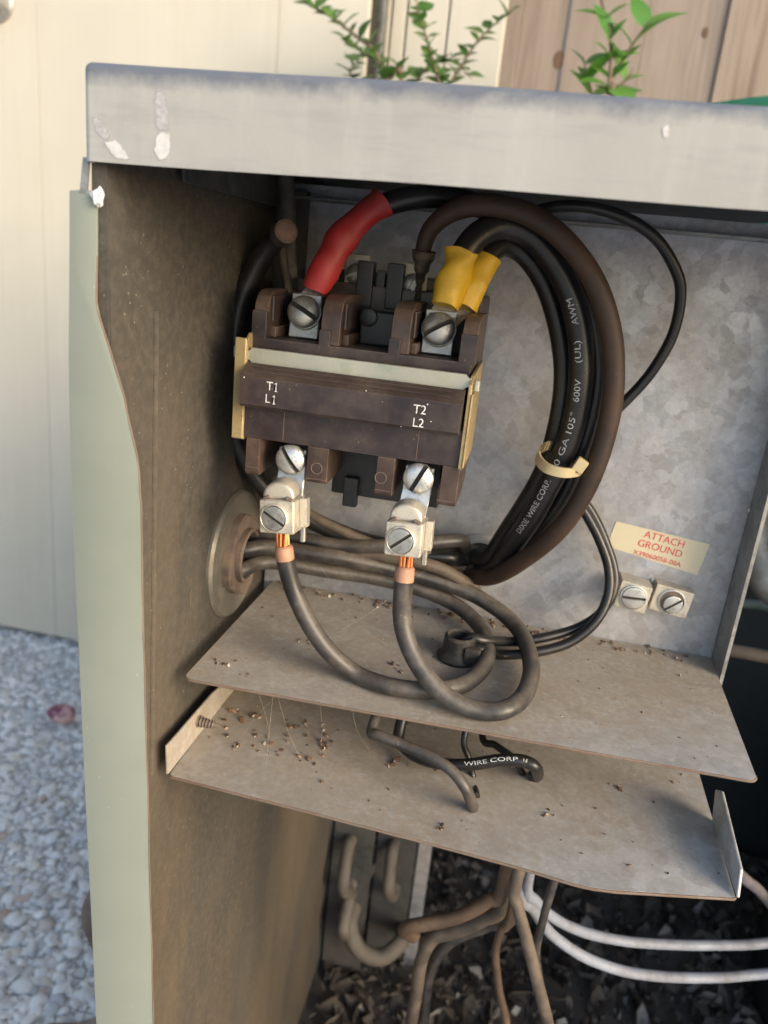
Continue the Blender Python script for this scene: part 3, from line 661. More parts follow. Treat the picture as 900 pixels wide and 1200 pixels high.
# inside of the cabinet below and behind the compartment
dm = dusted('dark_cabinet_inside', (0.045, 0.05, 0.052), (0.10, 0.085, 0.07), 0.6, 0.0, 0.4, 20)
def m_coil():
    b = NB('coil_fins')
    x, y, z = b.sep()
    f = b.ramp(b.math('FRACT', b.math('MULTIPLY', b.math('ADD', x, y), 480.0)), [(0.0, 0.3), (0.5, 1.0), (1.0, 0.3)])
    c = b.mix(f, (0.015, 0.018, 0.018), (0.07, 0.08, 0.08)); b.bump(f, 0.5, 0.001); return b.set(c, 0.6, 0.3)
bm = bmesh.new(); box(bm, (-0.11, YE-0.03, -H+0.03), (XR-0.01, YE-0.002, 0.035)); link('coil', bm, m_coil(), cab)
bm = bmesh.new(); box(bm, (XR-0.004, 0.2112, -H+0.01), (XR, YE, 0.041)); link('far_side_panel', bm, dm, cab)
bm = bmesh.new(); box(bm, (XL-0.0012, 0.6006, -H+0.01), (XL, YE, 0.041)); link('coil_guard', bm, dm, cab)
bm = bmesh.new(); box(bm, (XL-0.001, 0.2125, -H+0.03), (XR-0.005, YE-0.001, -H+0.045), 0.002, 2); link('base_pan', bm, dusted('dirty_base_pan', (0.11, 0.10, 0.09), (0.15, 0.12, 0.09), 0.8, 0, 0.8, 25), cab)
ZP = -H+0.045
M['bend'] = dusted('grimy_copper_bend', (0.11, 0.095, 0.08), (0.17, 0.15, 0.12), 0.6, 0.1, 0.7, 60, 0.3)
# coil end plates with return bends
ts = M['flange']; xa, xb = XL+0.002, P(499, 1000, y=0.64).x
for i, (pa, pb, yy) in enumerate(((389, 437, 0.615), (441, 487, 0.64))):
    bm = bmesh.new(); box(bm, (P(pa, 1000, y=yy).x, yy, ZP), (P(pb, 1000, y=yy).x, yy+0.002, -0.25), 0.0005, 1); pl = link('tube_plate', bm, M['sheet_dark'], cab)
    for pya, pyb in (((985, 1035), (1048, 1080)) if i == 0 else ((990, 1040),)):
        A, Bq = P((pa+pb)/2-2, pya, y=yy-0.001), P((pa+pb)/2-2, pyb, y=yy-0.001); q = catmull([A+Vector((0, 0.006, 0)), A+Vector((0, -0.012, 0)), A.lerp(Bq, 0.5)+Vector((0, -0.030, 0)), Bq+Vector((0, -0.012, 0)), Bq+Vector((0, 0.006, 0))], 6)
        bm = bmesh.new(); tube(bm, q, 0.0062, 12); link('return_bend', bm, M['bend'], pl)
bm = bmesh.new(); q = catmull(pts3([(414, 1062, 0.614), (410, 1085, 0.595), (420, 1112, 0.588), (445, 1122, 0.590), (468, 1106, 0.605), (474, 1090, 0.639)]), 6); tube(bm, q, 0.0082, 14); link('return_bend', bm, M['bend'], cab)
bm = bmesh.new(); q = catmull(pts3([(402, 1150, 0.614), (405, 1175, 0.59), (400, 1215, 0.585), (398, 1260, 0.614)]), 6); tube(bm, q, 0.0082, 14); link('return_bend', bm, M['bend'], cab)
bm = bmesh.new(); q = catmull(pts3([(470, 1150, 0.639), (462, 1175, 0.60), (440, 1210, 0.59), (436, 1260, 0.614)]), 6); tube(bm, q, 0.0082, 14); link('return_bend', bm, M['bend'], cab)
bm = bmesh.new(); box(bm, (P(489, 1000, y=0.645).x, 0.645, ZP), (P(505, 1000, y=0.645).x, 0.655, -0.25), 0.001, 1); link('coil_edge_strip', bm, M['galv'], cab)

# compressor with its pipes, seen dim beyond the right flange
cp = thing('compressor', (0.43, 0.70, ZP), 'dark rounded compressor shell behind the galvanised flange', 'compressor')
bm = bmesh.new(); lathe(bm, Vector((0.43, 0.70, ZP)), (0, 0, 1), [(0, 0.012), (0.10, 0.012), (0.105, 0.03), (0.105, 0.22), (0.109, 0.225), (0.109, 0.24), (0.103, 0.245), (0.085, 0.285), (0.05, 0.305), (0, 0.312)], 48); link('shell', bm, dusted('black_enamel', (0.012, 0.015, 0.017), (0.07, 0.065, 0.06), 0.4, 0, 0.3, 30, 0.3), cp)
for a in range(3):
    q = Vector((0.43, 0.70, ZP))+Vector((math.cos(a*2.09+0.6)*0.115, math.sin(a*2.09+0.6)*0.115, 0)); bm = bmesh.new(); box(bm, q-Vector((0.02, 0.02, 0)), q+Vector((0.02, 0.02, 0.0125)), 0.003, 2); link('foot', bm, dm, cp)
# refrigerant pipes in the dark beyond the flange
o, _ = wire('refrigerant_pipe', [(780, 748, 0.56), (850, 762, 0.55), (905, 771, 0.55), (980, 785, 0.56), (1050, 830, 0.60), (1060, 950, 0.64), (1055, 1080, 0.66), Vector((0.45, 0.68, ZP+0.31))], 0.0048, M['wire_tan'], 'tan level refrigerant pipe in the dark beyond the flange', 'pipe')
o, _ = wire('refrigerant_pipe', [(905, 470, 0.60), (890, 540, 0.60), (882, 600, 0.60), (884, 650, 0.59), (905, 690, 0.58), (960, 720, 0.60), (985, 800, 0.62), (985, 950, 0.65), Vector((0.42, 0.68, ZP+0.305))], 0.0115, M['flange'], 'thick grey refrigerant pipe curving down behind the flange', 'pipe')
o, _ = wire('refrigerant_pipe', [(840, 700, 0.66), (870, 706, 0.66), (905, 712, 0.66), (980, 740, 0.68), Vector((0.44, 0.72, ZP+0.30))], 0.004, dusted('greenish_pipe', (0.10, 0.16, 0.13), rough=0.5), 'thin green refrigerant pipe behind the galvanised flange', 'pipe')
o, _ = wire('cable', [(862, 1020, 0.42), (885, 1040, 0.44), (905, 1062, 0.46), (960, 1120, 0.50), (1030, 1210, 0.54), Vector((0.35, 0.56, ZP+0.005))], 0.0035, dusted('mauve_grey_jacket', (0.13, 0.12, 0.14), rough=0.5), 'mauve grey cable slanting down beside the lower shelf lip', 'cable')

# leaf litter on the base pan
def m_litter():
    b = NB('dry_leaf_litter')
    c = b.ramp(b.island(), [(0.0, (0.03, 0.026, 0.022)), (0.35, (0.075, 0.062, 0.05)), (0.65, (0.13, 0.105, 0.082)), (0.85, (0.19, 0.165, 0.14)), (0.95, (0.30, 0.28, 0.25)), (1.0, (0.45, 0.44, 0.42))])
    c = b.mix(b.math('MULTIPLY', b.noise(120, 4), 0.7), c, (0.06, 0.05, 0.042)); return b.set(c, 0.7, 0, 0.4)
rnd = random.Random(11); V, F = [], []
for i in range(4600):
    x = XL+0.01+rnd.random()*(0.62); y = 0.33+rnd.random()*0.61; s = 0.003+0.015*rnd.random()**3; w = s*rnd.uniform(0.35, 0.6)
    R = Euler((rnd.uniform(-.9, .9), rnd.uniform(-.9, .9), rnd.uniform(0, 6.3))).to_matrix(); cz = s*rnd.uniform(0.1, 0.6); k = len(V)
    if rnd.random() < 0.12:
        s *= 0.55; pts = [Vector((a, b, c)) for a in (-s, s) for b in (-s*.8, s*.8) for c in (-s*.5, s*.5)]
        pts = [p*rnd.uniform(0.75, 1.15) for p in pts]; fs = [(0, 1, 3, 2), (4, 6, 7, 5), (0, 4, 5, 1), (2, 3, 7, 6), (0, 2, 6, 4), (1, 5, 7, 3)]
    else:
        pts = [Vector((-s, 0, 0)), Vector((-s*.3, -w, cz)), Vector((s*.4, -w*.8, cz*.7)), Vector((s, 0, rnd.uniform(-.3, .5)*s)), Vector((s*.4, w*.8, cz*.6)), Vector((-s*.3, w, cz)), Vector((0, 0, 0))]
        fs = [(0, 1, 6), (1, 2, 6), (2, 3, 6), (3, 4, 6), (4, 5, 6), (5, 0, 6)]
    V += [Vector((x, y, ZP+0.003+0.010*rnd.random()+0.010*max(0, noise.noise(Vector((x*9, y*9, 0))))))+R @ p for p in pts]; F += [[a+k for a in f] for f in fs]
me = bpy.data.meshes.new('leaf_litter'); me.from_pydata(V, [], F)
tag(link('leaf_litter', me, m_litter()), 'dark dry leaf litter and grit in the cabinet base', 'leaf litter', kind='stuff')

# ------------------------------------------------------------------ conduit fitting in the side panel
fc = Vector((XL, 0.3185, -0.1325))
ft = thing('conduit_fitting', fc, 'round steel reducing washer with rusty locknut on the inner side panel', 'conduit fitting')
bm = bmesh.new(); lathe(bm, fc, (1, 0, 0), [(0.0302, 0.0), (0.0302, 0.0012), (0.0292, 0.0026), (0.024, 0.0030), (0.0138, 0.0026), (0.0138, 0.0012)], 56); link('washer', bm, M['steel_disc'], ft)
bm = bmesh.new()     # locknut ring with lugs
n, u, w = frame((1, 0, 0)); k = 48; ring = []
for i in range(k):
    a = 2*PI*i/k; ro = 0.0185+(0.0016 if math.sin(a*4+0.5) > 0.35 else 0)
    ring.append([fc+n*h+(u*math.cos(a)+w*math.sin(a))*r_ for r_, h in ((ro, 0.0027), (ro, 0.0062), (ro-0.0012, 0.0068), (0.0142, 0.0068), (0.0128, 0.0060), (0.0128, 0.0008))])
vs = [[bm.verts.new(p) for p in r_] for r_ in ring]
for i in range(k):
    a, b_ = vs[i], vs[(i+1) % k]
    for j in range(5): bm.faces.new((a[j], a[j+1], b_[j+1], b_[j]))
link('locknut', bm, M['iron_nut'], ft)
bm = bmesh.new(); lathe(bm, fc, (1, 0, 0), [(0.0127, -0.03), (0.0127, 0.0085), (0.0115, 0.0092), (0.0108, 0.0085), (0.0105, -0.03)], 40); link('threaded_nipple', bm, M['iron_nut'], ft)
bm = bmesh.new(); lathe(bm, fc, (1, 0, 0), [(0.0, -0.002), (0.0106, -0.002)], 30); link('bore_disc', bm, M['rubber'], ft)  # flat black disc in place of the nipple's dark hollow
cq = catmull([fc+Vector((-0.012, 0, 0)), fc+Vector((-0.035, 0, -0.003)), fc+Vector((-0.045, 0.0, -0.02)), fc+Vector((-0.050, 0.005, -0.07)), P(150, 960, y=0.33), P(130, 1035, y=0.33), P(116, 1072, y=0.33), P(130, 1110, y=0.335), P(138, 1160, y=0.345), P(132, 1200, y=0.355), P(95, 1216, y=0.365), P(45, 1222, y=0.375), P(-30, 1260, y=0.40), P(-120, 1380, z=-H+0.02), P(-260, 1500, z=-H+0.012)], 14)
bm = bmesh.new(); tube(bm, cq, [0.0095+0.0006*(i % 2) for i in range(len(cq))], 18)
tag(link('flexible_conduit', bm, dusted('brown_conduit', (0.055, 0.035, 0.035), rough=0.5), None, 60), 'dark brown flexible conduit outside the sage green flange over gravel', 'conduit')

# ------------------------------------------------------------------ the contactor
YC = 0.284            # front plane of the terminal blocks
ct = thing('contactor', P(415, 560, y=0.32), 'dark brown two pole contactor with white T1 L1 T2 L2 lettering', 'contactor')
def X(px, py, y=YC): return P(px, py, y=y).x
def Z(px, py, y=YC): return P(px, py, y=y).z
xl0, xr0 = X(288, 470), X(545, 500)
zt_, zb_ = Z(410, 395), Z(410, 560)
# base block on the back panel
bm = bmesh.new(); box(bm, (xl0+0.006, 0.318, Z(410, 560)-0.004), (xr0-0.002, YB-0.0002, Z(410, 380)+0.014), 0.0015, 2); link('base_block', bm, M['brown_plastic'], ct)
YL = 0.2780
# lower terminal block: band and four barriers
zl_top, zl_bot = Z(410, 487, YL), Z(410, 530, YL)
bm = bmesh.new(); profx(bm, [(YL, zl_top), (YL, zl_bot), (0.317, zl_bot), (0.317, zl_top)], xl0, xr0, 0.0007, 2); band = link('lower_block', bm, M['brown_plastic'], ct)
def low_barrier(pa, pb, py, pyb):
    zb = Z((pa+pb)/2, pyb, YL); bm = bmesh.new(); z0 = zl_bot-0.00005
    profx(bm, [(YL+0.0003, z0), (YL+0.0003, zb+0.0012), (YL+0.0012, zb), (YL+0.020, zb+0.001), (YL+0.0325, zb+0.004), (YL+0.0325, z0)], X(pa, py, YL), X(pb, py, YL), 0.0005, 2)
    return link('barrier', bm, M['brown_plastic_red'], ct)
lb = [low_barrier(287.5, 304, 530, 557), low_barrier(359, 384, 545, 567), low_barrier(440, 461, 560, 582), low_barrier(515, 536, 575, 594)]
for i, (a, b_) in enumerate(((371, 549), (446, 560))):      # moulded rings on the barriers
    c = P(a, b_, y=YL+0.0002); bm = bmesh.new(); lathe(bm, c, (0, -1, 0), [(0.00235, 0), (0.00225, 0.00022), (0.00205, 0.00022), (0.00195, 0)], 24); link('moulded_ring', bm, M['emboss'], lb[i+1])
for i, (a, b_, h_) in enumerate(((296, 548, 0.001), (371, 562, 0.001), (448, 575, 0.001), (524, 588, 0.001))):
    wd = X((304, 384, 461, 536)[i]-1, 550, YL)-X((287.5, 359, 440, 515)[i]+1, 550, YL); c = P(a, b_, y=YL+0.0002)
    bm = bmesh.new(); box(bm, (X((287.5, 359, 440, 515)[i]+1, 550, YL), YL+0.00005, c.z), (X((304, 384, 461, 536)[i]-1, 550, YL), YL+0.0004, c.z+0.0002)); link('mould_line', bm, M['emboss'], lb[i])
for a, b_ in ((332, 500), (489, 522)):                       # vertical parting lines of the lower block
    c = P(a, b_, y=YL); bm = bmesh.new(); box(bm, (c.x, YL-0.00015, zl_bot+0.0008), (c.x+0.00022, YL+0.0003, zl_top-0.001)); link('parting_line', bm, M['emboss'], band)
bm = bmesh.new(); box(bm, (xl0+0.003, 0.3105, Z(410, 562, 0.31)), (xr0-0.003, 0.3178, zl_bot-0.0002), 0.0006, 1); link('recess_plate', bm, M['black_plastic'], ct)
# dark plate behind the lower recesses, stub feet below it
bm = bmesh.new(); box(bm, (X(372, 545, YL), 0.303, Z(415, 580, 0.304)), (X(508, 570, YL), 0.3104, zl_bot-0.0001), 0.0006, 1); link('recess_plate', bm, M['black_plastic'], ct)
bm = bmesh.new(); c = P(412, 577, y=0.302); box(bm, (c.x-0.003, 0.2985, c.z-0.0055), (c.x+0.003, 0.3029, c.z+0.007), 0.0008, 2); link('coil_stub', bm, M['black_plastic'], ct)

# upper terminal block
zu_bot, zu_top = Z(420, 428), Z(420, 409)
bm = bmesh.new(); profx(bm, [(YC-0.001, zu_bot), (YC-0.001, zu_top), (0.317, zu_top), (0.317, zu_bot)], X(296, 404), X(551, 440), 0.0006, 2); ub = link('upper_block', bm, M['brown_plastic'], ct)
def up_barrier(pa, pb, py, pyt, ya=YC, m='brown_plastic_red'):
    zt2 = Z((pa+pb)/2, pyt, ya+0.008); bm = bmesh.new(); z0 = zu_top+0.0001; h = zt2-z0
    yz = [(ya, z0), (ya, z0+h*0.45), (ya+0.0008, z0+h*0.68), (ya+0.003, z0+h*0.86), (ya+0.0065, z0+h*0.97), (ya+0.011, z0+h), (ya+0.0325, z0+h), (ya+0.0325, z0)]
    profx(bm, yz, X(pa, py, ya), X(pb, py, ya), 0.0005, 2); return link('barrier', bm, M[m], ct)
ubs = [up_barrier(297, 313, 380, 337), up_barrier(376, 399, 385, 344), up_barrier(458, 481, 392, 353), up_barrier(541, 560, 400, 368)]
for i, (a0, a1, py) in enumerate(((297, 313, 380), (376, 399, 385), (458, 481, 392), (541, 560, 400))):   # raised front rib at the foot of each barrier
    z0 = zu_top-0.0006; bm = bmesh.new(); box(bm, (X(a0, py)-0.0002, YC-0.0014, z0), (X(a0, py)+0.0042 if i in (1, 2) else X(a1, py)+0.0002, YC+0.003, z0+(0.006 if i in (1, 2) else 0.0105)), 0.0005, 2); link('rib', bm, M['brown_plastic'], ubs[i])
# inner ledges with moulded edges on the barriers' flanks
for i, (a1, py) in enumerate(((313, 380), (399, 385), (481, 392))):
    xq = X(a1, py); bm = bmesh.new(); box(bm, (xq+0.00005, YC+0.004, zu_top+0.0002), (xq+0.0024, YC+0.026, zu_top+0.0042), 0.0006, 2); link('ledge', bm, M['brown_plastic_red'], ubs[i])
    bm = bmesh.new(); box(bm, (xq+0.0001, YC+0.0035, zu_top+0.006), (xq+0.0012, YC+0.026, zu_top+0.0155), 0.0005, 2); link('flank_panel', bm, M['brown_plastic'], ubs[i])
# movable contact carrier in the middle recess and the coil above it
bm = bmesh.new(); box(bm, (X(402, 390)+0.002, 0.303, zu_top+0.0002), (X(456, 395)-0.001, 0.3168, zu_top+0.013), 0.001, 2); carrier = link('contact_carrier', bm, M['black_plastic'], ct)
c = P(432, 372, y=0.3025); bm = bmesh.new(); lathe(bm, c, (0, -1, 0), [(0.0036, -0.001), (0.0034, 0.0006), (0.0026, 0.001), (0, 0.001)], 20); link('contact_button', bm, M['black_plastic'], carrier)
bm = bmesh.new(); box(bm, (X(400, 350, 0.33), 0.322, Z(430, 372, 0.32)), (X(500, 350, 0.33), YB-0.0003, Z(430, 318, 0.33)), 0.002, 3); coil = link('coil_body', bm, M['black_plastic'], ct)
for a, b_ in ((428, 330), (463, 333)):
    c = P(a, b_, y=0.318); bm = bmesh.new(); box(bm, (c.x-0.0034, 0.316, c.z-0.010), (c.x+0.0034, 0.3219, c.z+0.008), 0.0008, 2); link('coil_post', bm, M['black_plastic'], coil)
bm = bmesh.new(); c = P(446, 335, y=0.320); box(bm, (c.x-0.0018, 0.3185, c.z-0.009), (c.x+0.0018, 0.3219, c.z+0.006), 0.0005, 2); link('coil_rib', bm, M['black_plastic'], coil)
# spade terminals and small screws of the coil
for (a, b_, ang, mm) in ((417, 321, 0.4, 'zinc'), (484, 333, 1.2, 'paper')):
    c = P(a, b_, y=0.3195); tb = bmesh.new(); box(tb, (c.x-0.0052, 0.3205, c.z-0.008), (c.x+0.0052, 0.3222, c.z+0.008), 0.0005, 1); tp = link('coil_terminal', tb, M[mm], ct)
    screw('screw_head', M['zinc'], tp, c+Vector((0, 0.001, 0)), (0, -1, 0.1), 0.0042, 0.0024, (math.cos(ang), 0, math.sin(ang)))
# bright strap across the front, side plates
bm = bmesh.new(); ys = 0.2788
a0, a1 = P(294, 405, y=ys), P(550, 441, y=ys); zc = (a0.z+a1.z)/2; hh = 0.0059
q = [(a0.x-0.003, zc-0.0013), (a0.x-0.0006, zc-0.0013), (a0.x+0.0004, zc), (a1.x-0.0012, zc), (a1.x-0.0002, zc-0.0012), (a1.x+0.0012, zc-0.0012), (a1.x+0.0012, zc-hh+0.0014), (a1.x-0.0004, zc-hh+0.0012), (a1.x-0.0014, zc-hh), (a0.x+0.0006, zc-hh), (a0.x-0.0006, zc-hh+0.0012), (a0.x-0.003, zc-hh+0.0012)]
extrude(bm, [Vector((x_, ys, z_)) for x_, z_ in q], (0, 0.0014, 0), 0.0002, 1); link('front_strap', bm, M['strap'], ct)
def side_plate(pa, ya, yb, ztop, zbot, w, name='side_plate'):
    bm = bmesh.new(); yz = [(ya, ztop-0.002), (ya, zbot+0.001), (ya+0.001, zbot), (yb, zbot+0.002), (yb, ztop+0.003), (ya+0.004, ztop+0.001)]
    profx(bm, yz, pa, pa+w, 0.0002, 1); return link(name, bm, M['sideplate'], ct)
xpl = X(281, 430, 0.2775); p1 = side_plate(X(289, 430, 0.2775)-0.0014, 0.2775, 0.3175, Z(282, 393, 0.278), Z(282, 515, 0.278), 0.0012)
bm = bmesh.new(); box(bm, (X(275, 430, 0.2775), 0.2768, Z(282, 515, 0.278)+0.0005), (X(289, 430, 0.2775)-0.0003, 0.2780, Z(282, 395, 0.278)), 0.0003, 1); link('plate_lip', bm, M['sideplate'], p1)
p2 = side_plate(X(546, 470, 0.2775)+0.0004, 0.2765, 0.3175, Z(550, 444, 0.278), Z(545, 552, 0.278), 0.0013)
bm = bmesh.new(); box(bm, (X(546, 470, 0.2775)+0.0017, 0.276, Z(545, 548, 0.278)), (X(546, 470, 0.2775)+0.0024, 0.3100, Z(550, 448, 0.278)-0.004), 0.0002, 1); link('plate_lip', bm, M['sideplate'], p2)
for pl, xx, py in ((p2, X(546, 470, 0.2775)+0.0022, 448), (p1, X(275, 430, 0.2775)-0.0012, 410)):
    bm = bmesh.new(); zc2 = Z(556, 452, 0.279) if pl is p2 else Z(277, 412, 0.279); box(bm, (xx, 0.2785, zc2-0.0022), (xx+0.0018, 0.2815, zc2+0.0022), 0.0004, 1); link('strap_tab', bm, M['strap'], pl)
# front bar with the lettering
yb = 0.2700; zt1, zb1 = Z(410, 457, yb), Z(410, 494, yb)
bm = bmesh.new(); profx(bm, [(yb, zb1+0.0012), (yb, zt1), (yb+0.0070, zt1+0.0042), (0.2778, zt1+0.0042), (0.2778, zb1-0.0005), (yb+0.0012, zb1)], X(281, 450, yb), X(540, 487, yb), 0.00012, 3); bar = link('front_bar', bm, M['brown_plastic'], ct)
for h_ in (0.0016, 0.0030):
    bm = bmesh.new(); f_ = h_/0.0042; box(bm, (X(290, 440, yb), yb+0.0075*f_-0.0006, zt1+h_), (X(525, 470, yb), yb+0.0075*f_+0.0008, zt1+h_+0.0004), 0.0001, 1); link('step_line', bm, M['brown_plastic'], bar)
def numeral_one(c, h):
    pr = [(-0.05, -0.5), (-0.22, -0.5), (-0.22, -0.40), (-0.06, -0.40), (-0.06, 0.30), (-0.24, 0.22), (-0.24, 0.34), (-0.02, 0.5), (0.08, 0.5), (0.08, -0.40), (0.24, -0.40), (0.24, -0.5)]
    bm = bmesh.new(); bm.faces.new([bm.verts.new(Vector(c)+Vector((x_*h, 0, z_*h))) for x_, z_ in pr]); bmesh.ops.triangulate(bm, faces=bm.faces); link('lettering', bm, M['print'], bar)
numeral_one(P(323.5, 454.0, y=yb-0.0002), 0.0033); numeral_one(P(321, 468.8, y=yb-0.0002), 0.0033)
for s, a, b_, sq in (('T', 316.0, 453.0, 0.95), ('L', 313.5, 467.6, 0.95), ('T2', 492, 480.5, 0.95), ('L2', 490, 496.0, 0.95)):
    letters('lettering', s, 0.0046, P(a, b_, y=yb-0.0002), (1, 0, 0), (0, 0, 1), M['print'], bar, sq)
bm = bmesh.new(); rnd = random.Random(4)
for a, b_, r_ in ((429, 458, 0.00025), (501, 474, 0.0003), (492, 498, 0.00022), (286, 442, 0.0003), (470, 500, 0.00018), (505, 494, 0.0002)):
    c = P(a, b_, y=yb-0.0001); lathe(bm, c, (0, -1, 0), [(r_, 0), (r_*.6, 0.0001), (0, 0.00012)], 7)
link('paint_flecks', bm, M['print'], bar)['kind'] = 'stuff'

# big slotted terminal screws, upper pair on flat ring tongues and lower pair on lugs
def ring_tongue(c, n, r, tip, w):
    n, u, ww = frame(n); bm = bmesh.new(); lathe(bm, c-n*0.0016, n, [(r, 0), (r, 0.0009), (0, 0.0009)], 26)
    return bm
nu = Vector((0.10, -1, 0.34)).normalized(); nl = Vector((0.06, -1, 0.10)).normalized()
for a, b_, sl, base_px in ((354, 366, (0.85, 0, -0.42), (352, 392)), (513, 386, (0.80, 0, 0.55), (513, 412))):
    c = P(a, b_, y=0.2925); bm = bmesh.new()
    box(bm, (c.x-0.0060, 0.2965, zu_top+0.0002), (c.x+0.0060, 0.2982, c.z+0.0068), 0.0004, 1, Matrix.Rotation(rad(-8), 3, 'X')); tp = link('terminal_plate', bm, M['zinc'], ct)
    bm = bmesh.new(); lathe(bm, c+Vector((0, 0.003, 0)), nu, [(0.0066, -0.0012), (0.0066, 0.0), (0.0, 0.0)], 30); link('ring_tongue', bm, M['zinc'], tp)
    screw('terminal_screw', M['zinc'], ct, c+Vector((0, 0.0022, 0)), nu, 0.0062, 0.0040, sl)
LUGS = []
for a, b_, sl, lx, ly, tilt in ((340, 539, (0.62, 0, -0.78), 329, 603, -0.02), (490, 561, (0.42, 0, 0.88), 475, 629, 0.03)):
    c = P(a, b_, y=0.2795); 
    screw('terminal_screw', M['zinc_bright'], ct, c+Vector((0, 0.0012, 0)), nl, 0.0059, 0.0036, sl)
    lc = P(lx, ly, y=0.2715)
    lug = thing('box_lug', lc, 'tin plated box lug under the '+('L1' if a < 400 else 'L2')+' lower terminal screw', 'wire lug')
    # tongue: bent strip from under the screw down to the box
    bm = bmesh.new(); w = 0.0056
    path = [(c.y+0.0028, c.z+0.004), (c.y+0.0026, c.z-0.006), (c.y+0.001, c.z-0.0105), (lc.y+0.0088, lc.z+0.0068), (lc.y+0.0078, lc.z-0.004)]
    sh = (lc.x-c.x); vsa = []
    for i, (yy, zz) in enumerate(path):
        xx = c.x+sh*(0, 0.35, 0.65, 0.95, 1.0)[i]; vsa.append([bm.verts.new((xx+s_*w, yy+d_, zz)) for s_, d_ in ((-1, 0), (1, 0), (1, 0.0016), (-1, 0.0016))])
    for p_, q_ in zip(vsa, vsa[1:]):
        for j in range(4): bm.faces.new((p_[j], p_[(j+1) % 4], q_[(j+1) % 4], q_[j]))
    bm.faces.new(vsa[0]); bm.faces.new(vsa[-1]); bmesh.ops.bevel(bm, geom=list(bm.edges), offset=0.0003, segments=1, affect='EDGES'); link('tongue', bm, M['zinc_bright'], lug, 30)
    rz = Matrix.Rotation(rad(-4)+tilt, 3, 'Y') @ Matrix.Rotation(rad(-5), 3, 'X')
    hx, hz, hy = 0.0070, 0.0066, 0.0066
    # box body: open frame with front boss
    bm = bmesh.new(); box(bm, lc-Vector((hx, hy-0.0015, hz)), lc+Vector((hx, hy+0.0035, hz)), 0.0011, 3, rz, lc); link('lug_box', bm, M['lug'], lug)
    # rolled saddle above the box
    bm = bmesh.new(); q = lc+rz @ Vector((0.0, 0.0012, hz-0.0002)); prof = []
    hump = [Vector((math.cos(PI*j/12)*0.0064, -0.0042, math.sin(PI*j/12)**0.8*0.0066)) for j in range(13)]
    extrude(bm, [q+rz @ h_ for h_ in hump], rz @ Vector((0, 0.0082, 0.0012)), 0.0012, 3)
    link('saddle', bm, M['lug'], lug, 60)
    for s_ in (-1, 1):
        q = lc+rz @ Vector((s_*0.0046, -0.0034, hz+0.0002)); bm = bmesh.new(); box(bm, q-Vector((0.0013, 0.0016, 0.0004)), q+Vector((0.0013, 0.0016, 0.0007)), 0.0002, 1, rz @ Matrix.Rotation(s_*0.5, 3, 'Y')); link('crimp_notch', bm, M['iron_nut'], lug)
    q = lc+rz @ Vector((0.0088, 0.004, 0.0008)); bm = bmesh.new(); box(bm, q-Vector((0.0018, 0.0022, 0.0058)), q+Vector((0.0012, 0.0022, 0.0058)), 0.0006, 2, rz); link('jaw', bm, M['lug'], lug)
    q = lc+rz @ Vector((0.0072, 0.006, -0.0082)); bm = bmesh.new(); box(bm, q-Vector((0.0010, 0.0012, 0.0036)), q+Vector((0.0010, 0.0012, 0.0036)), 0.0004, 1, rz); link('jaw', bm, M['zinc'], lug)
    nf = rz @ Vector((-0.02, -1, 0)); q = lc+rz @ Vector((-0.0008, -hy+0.0012, -0.0004))
    bm = bmesh.new(); lathe(bm, q, nf, [(0.0056, -0.0004), (0.0056, 0.0007), (0.0051, 0.0010), (0.0049, 0.0008)], 30); link('screw_hole_rim', bm, M['lug'], lug)
    screw('set_screw', M['zinc'], lug, q, nf, 0.0047, 0.0013, (0.88, 0, -0.45) if a < 400 else (0.75, 0, 0.65), True, 0.12, 0.7, 0.25)
    LUGS.append((lug, lc, rz))
# ------------------------------------------------------------------ wires
ZW = ZS+0.0042
def power_wire(lugi, L, r, label):
    lug, lc, rz = LUGS[lugi]; path = wig(catmull(pts3(L), 9), 0.0009, 34, lugi*3.1)
    bm = bmesh.new(); tube(bm, path, r, 18); o = link('power_wire', bm, M['wire_dusty'], None, 60)
    tag(o, label, 'wire', 'power wires from the conduit fitting')
    d = (path[0]-path[2]).normalized(); top = lc+rz @ Vector((0, 0.0015, -0.0050))
    # pinkish stripped collar and bare strands
    bm = bmesh.new(); q = [path[0]+d*x_ for x_ in (-0.0045, -0.001, 0.0006, 0.0012)]; tube(bm, q, [r*1.03, r*1.03, r*0.98, r*0.80], 18); link('stripped_end', bm, M['copper_pale'], o)
    n, u, w = frame(d); rnd = random.Random(lugi+20)
    for i in range(13):
        rr = r*0.62*math.sqrt((i+0.5)/13); a = i*2.4
        off = u*math.cos(a)*rr+w*math.sin(a)*rr; off2 = u*math.cos(a+0.5)*rr*1.1+w*math.sin(a+0.5)*rr*1.1
        p0 = path[0]+d*0.0004+off; p1 = top+off2; bm = bmesh.new()
        tube(bm, [p0, p0.lerp(p1, 0.35)+(off*0.10), p0.lerp(p1, 0.7)+off2*0.12, p1], 0.00062, 6); link('copper_strand', bm, M['copper'], o)
    return o, path
fcx = XL+0.006
w1, p1_ = power_wire(0, [(333, 643, 0.2715), (336, 662, 0.2715), (344, 694, 0.2715), (360, 730, 0.2705), (385, 764, 0.271), (418, 790, 0.2735), (458, 806, 'z', ZW), (500, 811, 'z', ZW), (537, 805, 'z', ZW), (562, 787, 'z', ZW), (571, 762, 'z', ZW+0.001), (562, 733, 'z', ZW+0.003), (535, 709, 'z', ZW+0.007), (490, 690, 'z', ZW+0.011), (430, 676, 'z', ZW+0.0145), (360, 665, 'z', ZW+0.018), (310, 659, 'z', ZW+0.020), Vector((XL+0.004, 0.311, -0.1385)), Vector((XL-0.02, 0.311, -0.139))], 0.0036, 'black power wire looping forward on the shelf from the L1 lug')
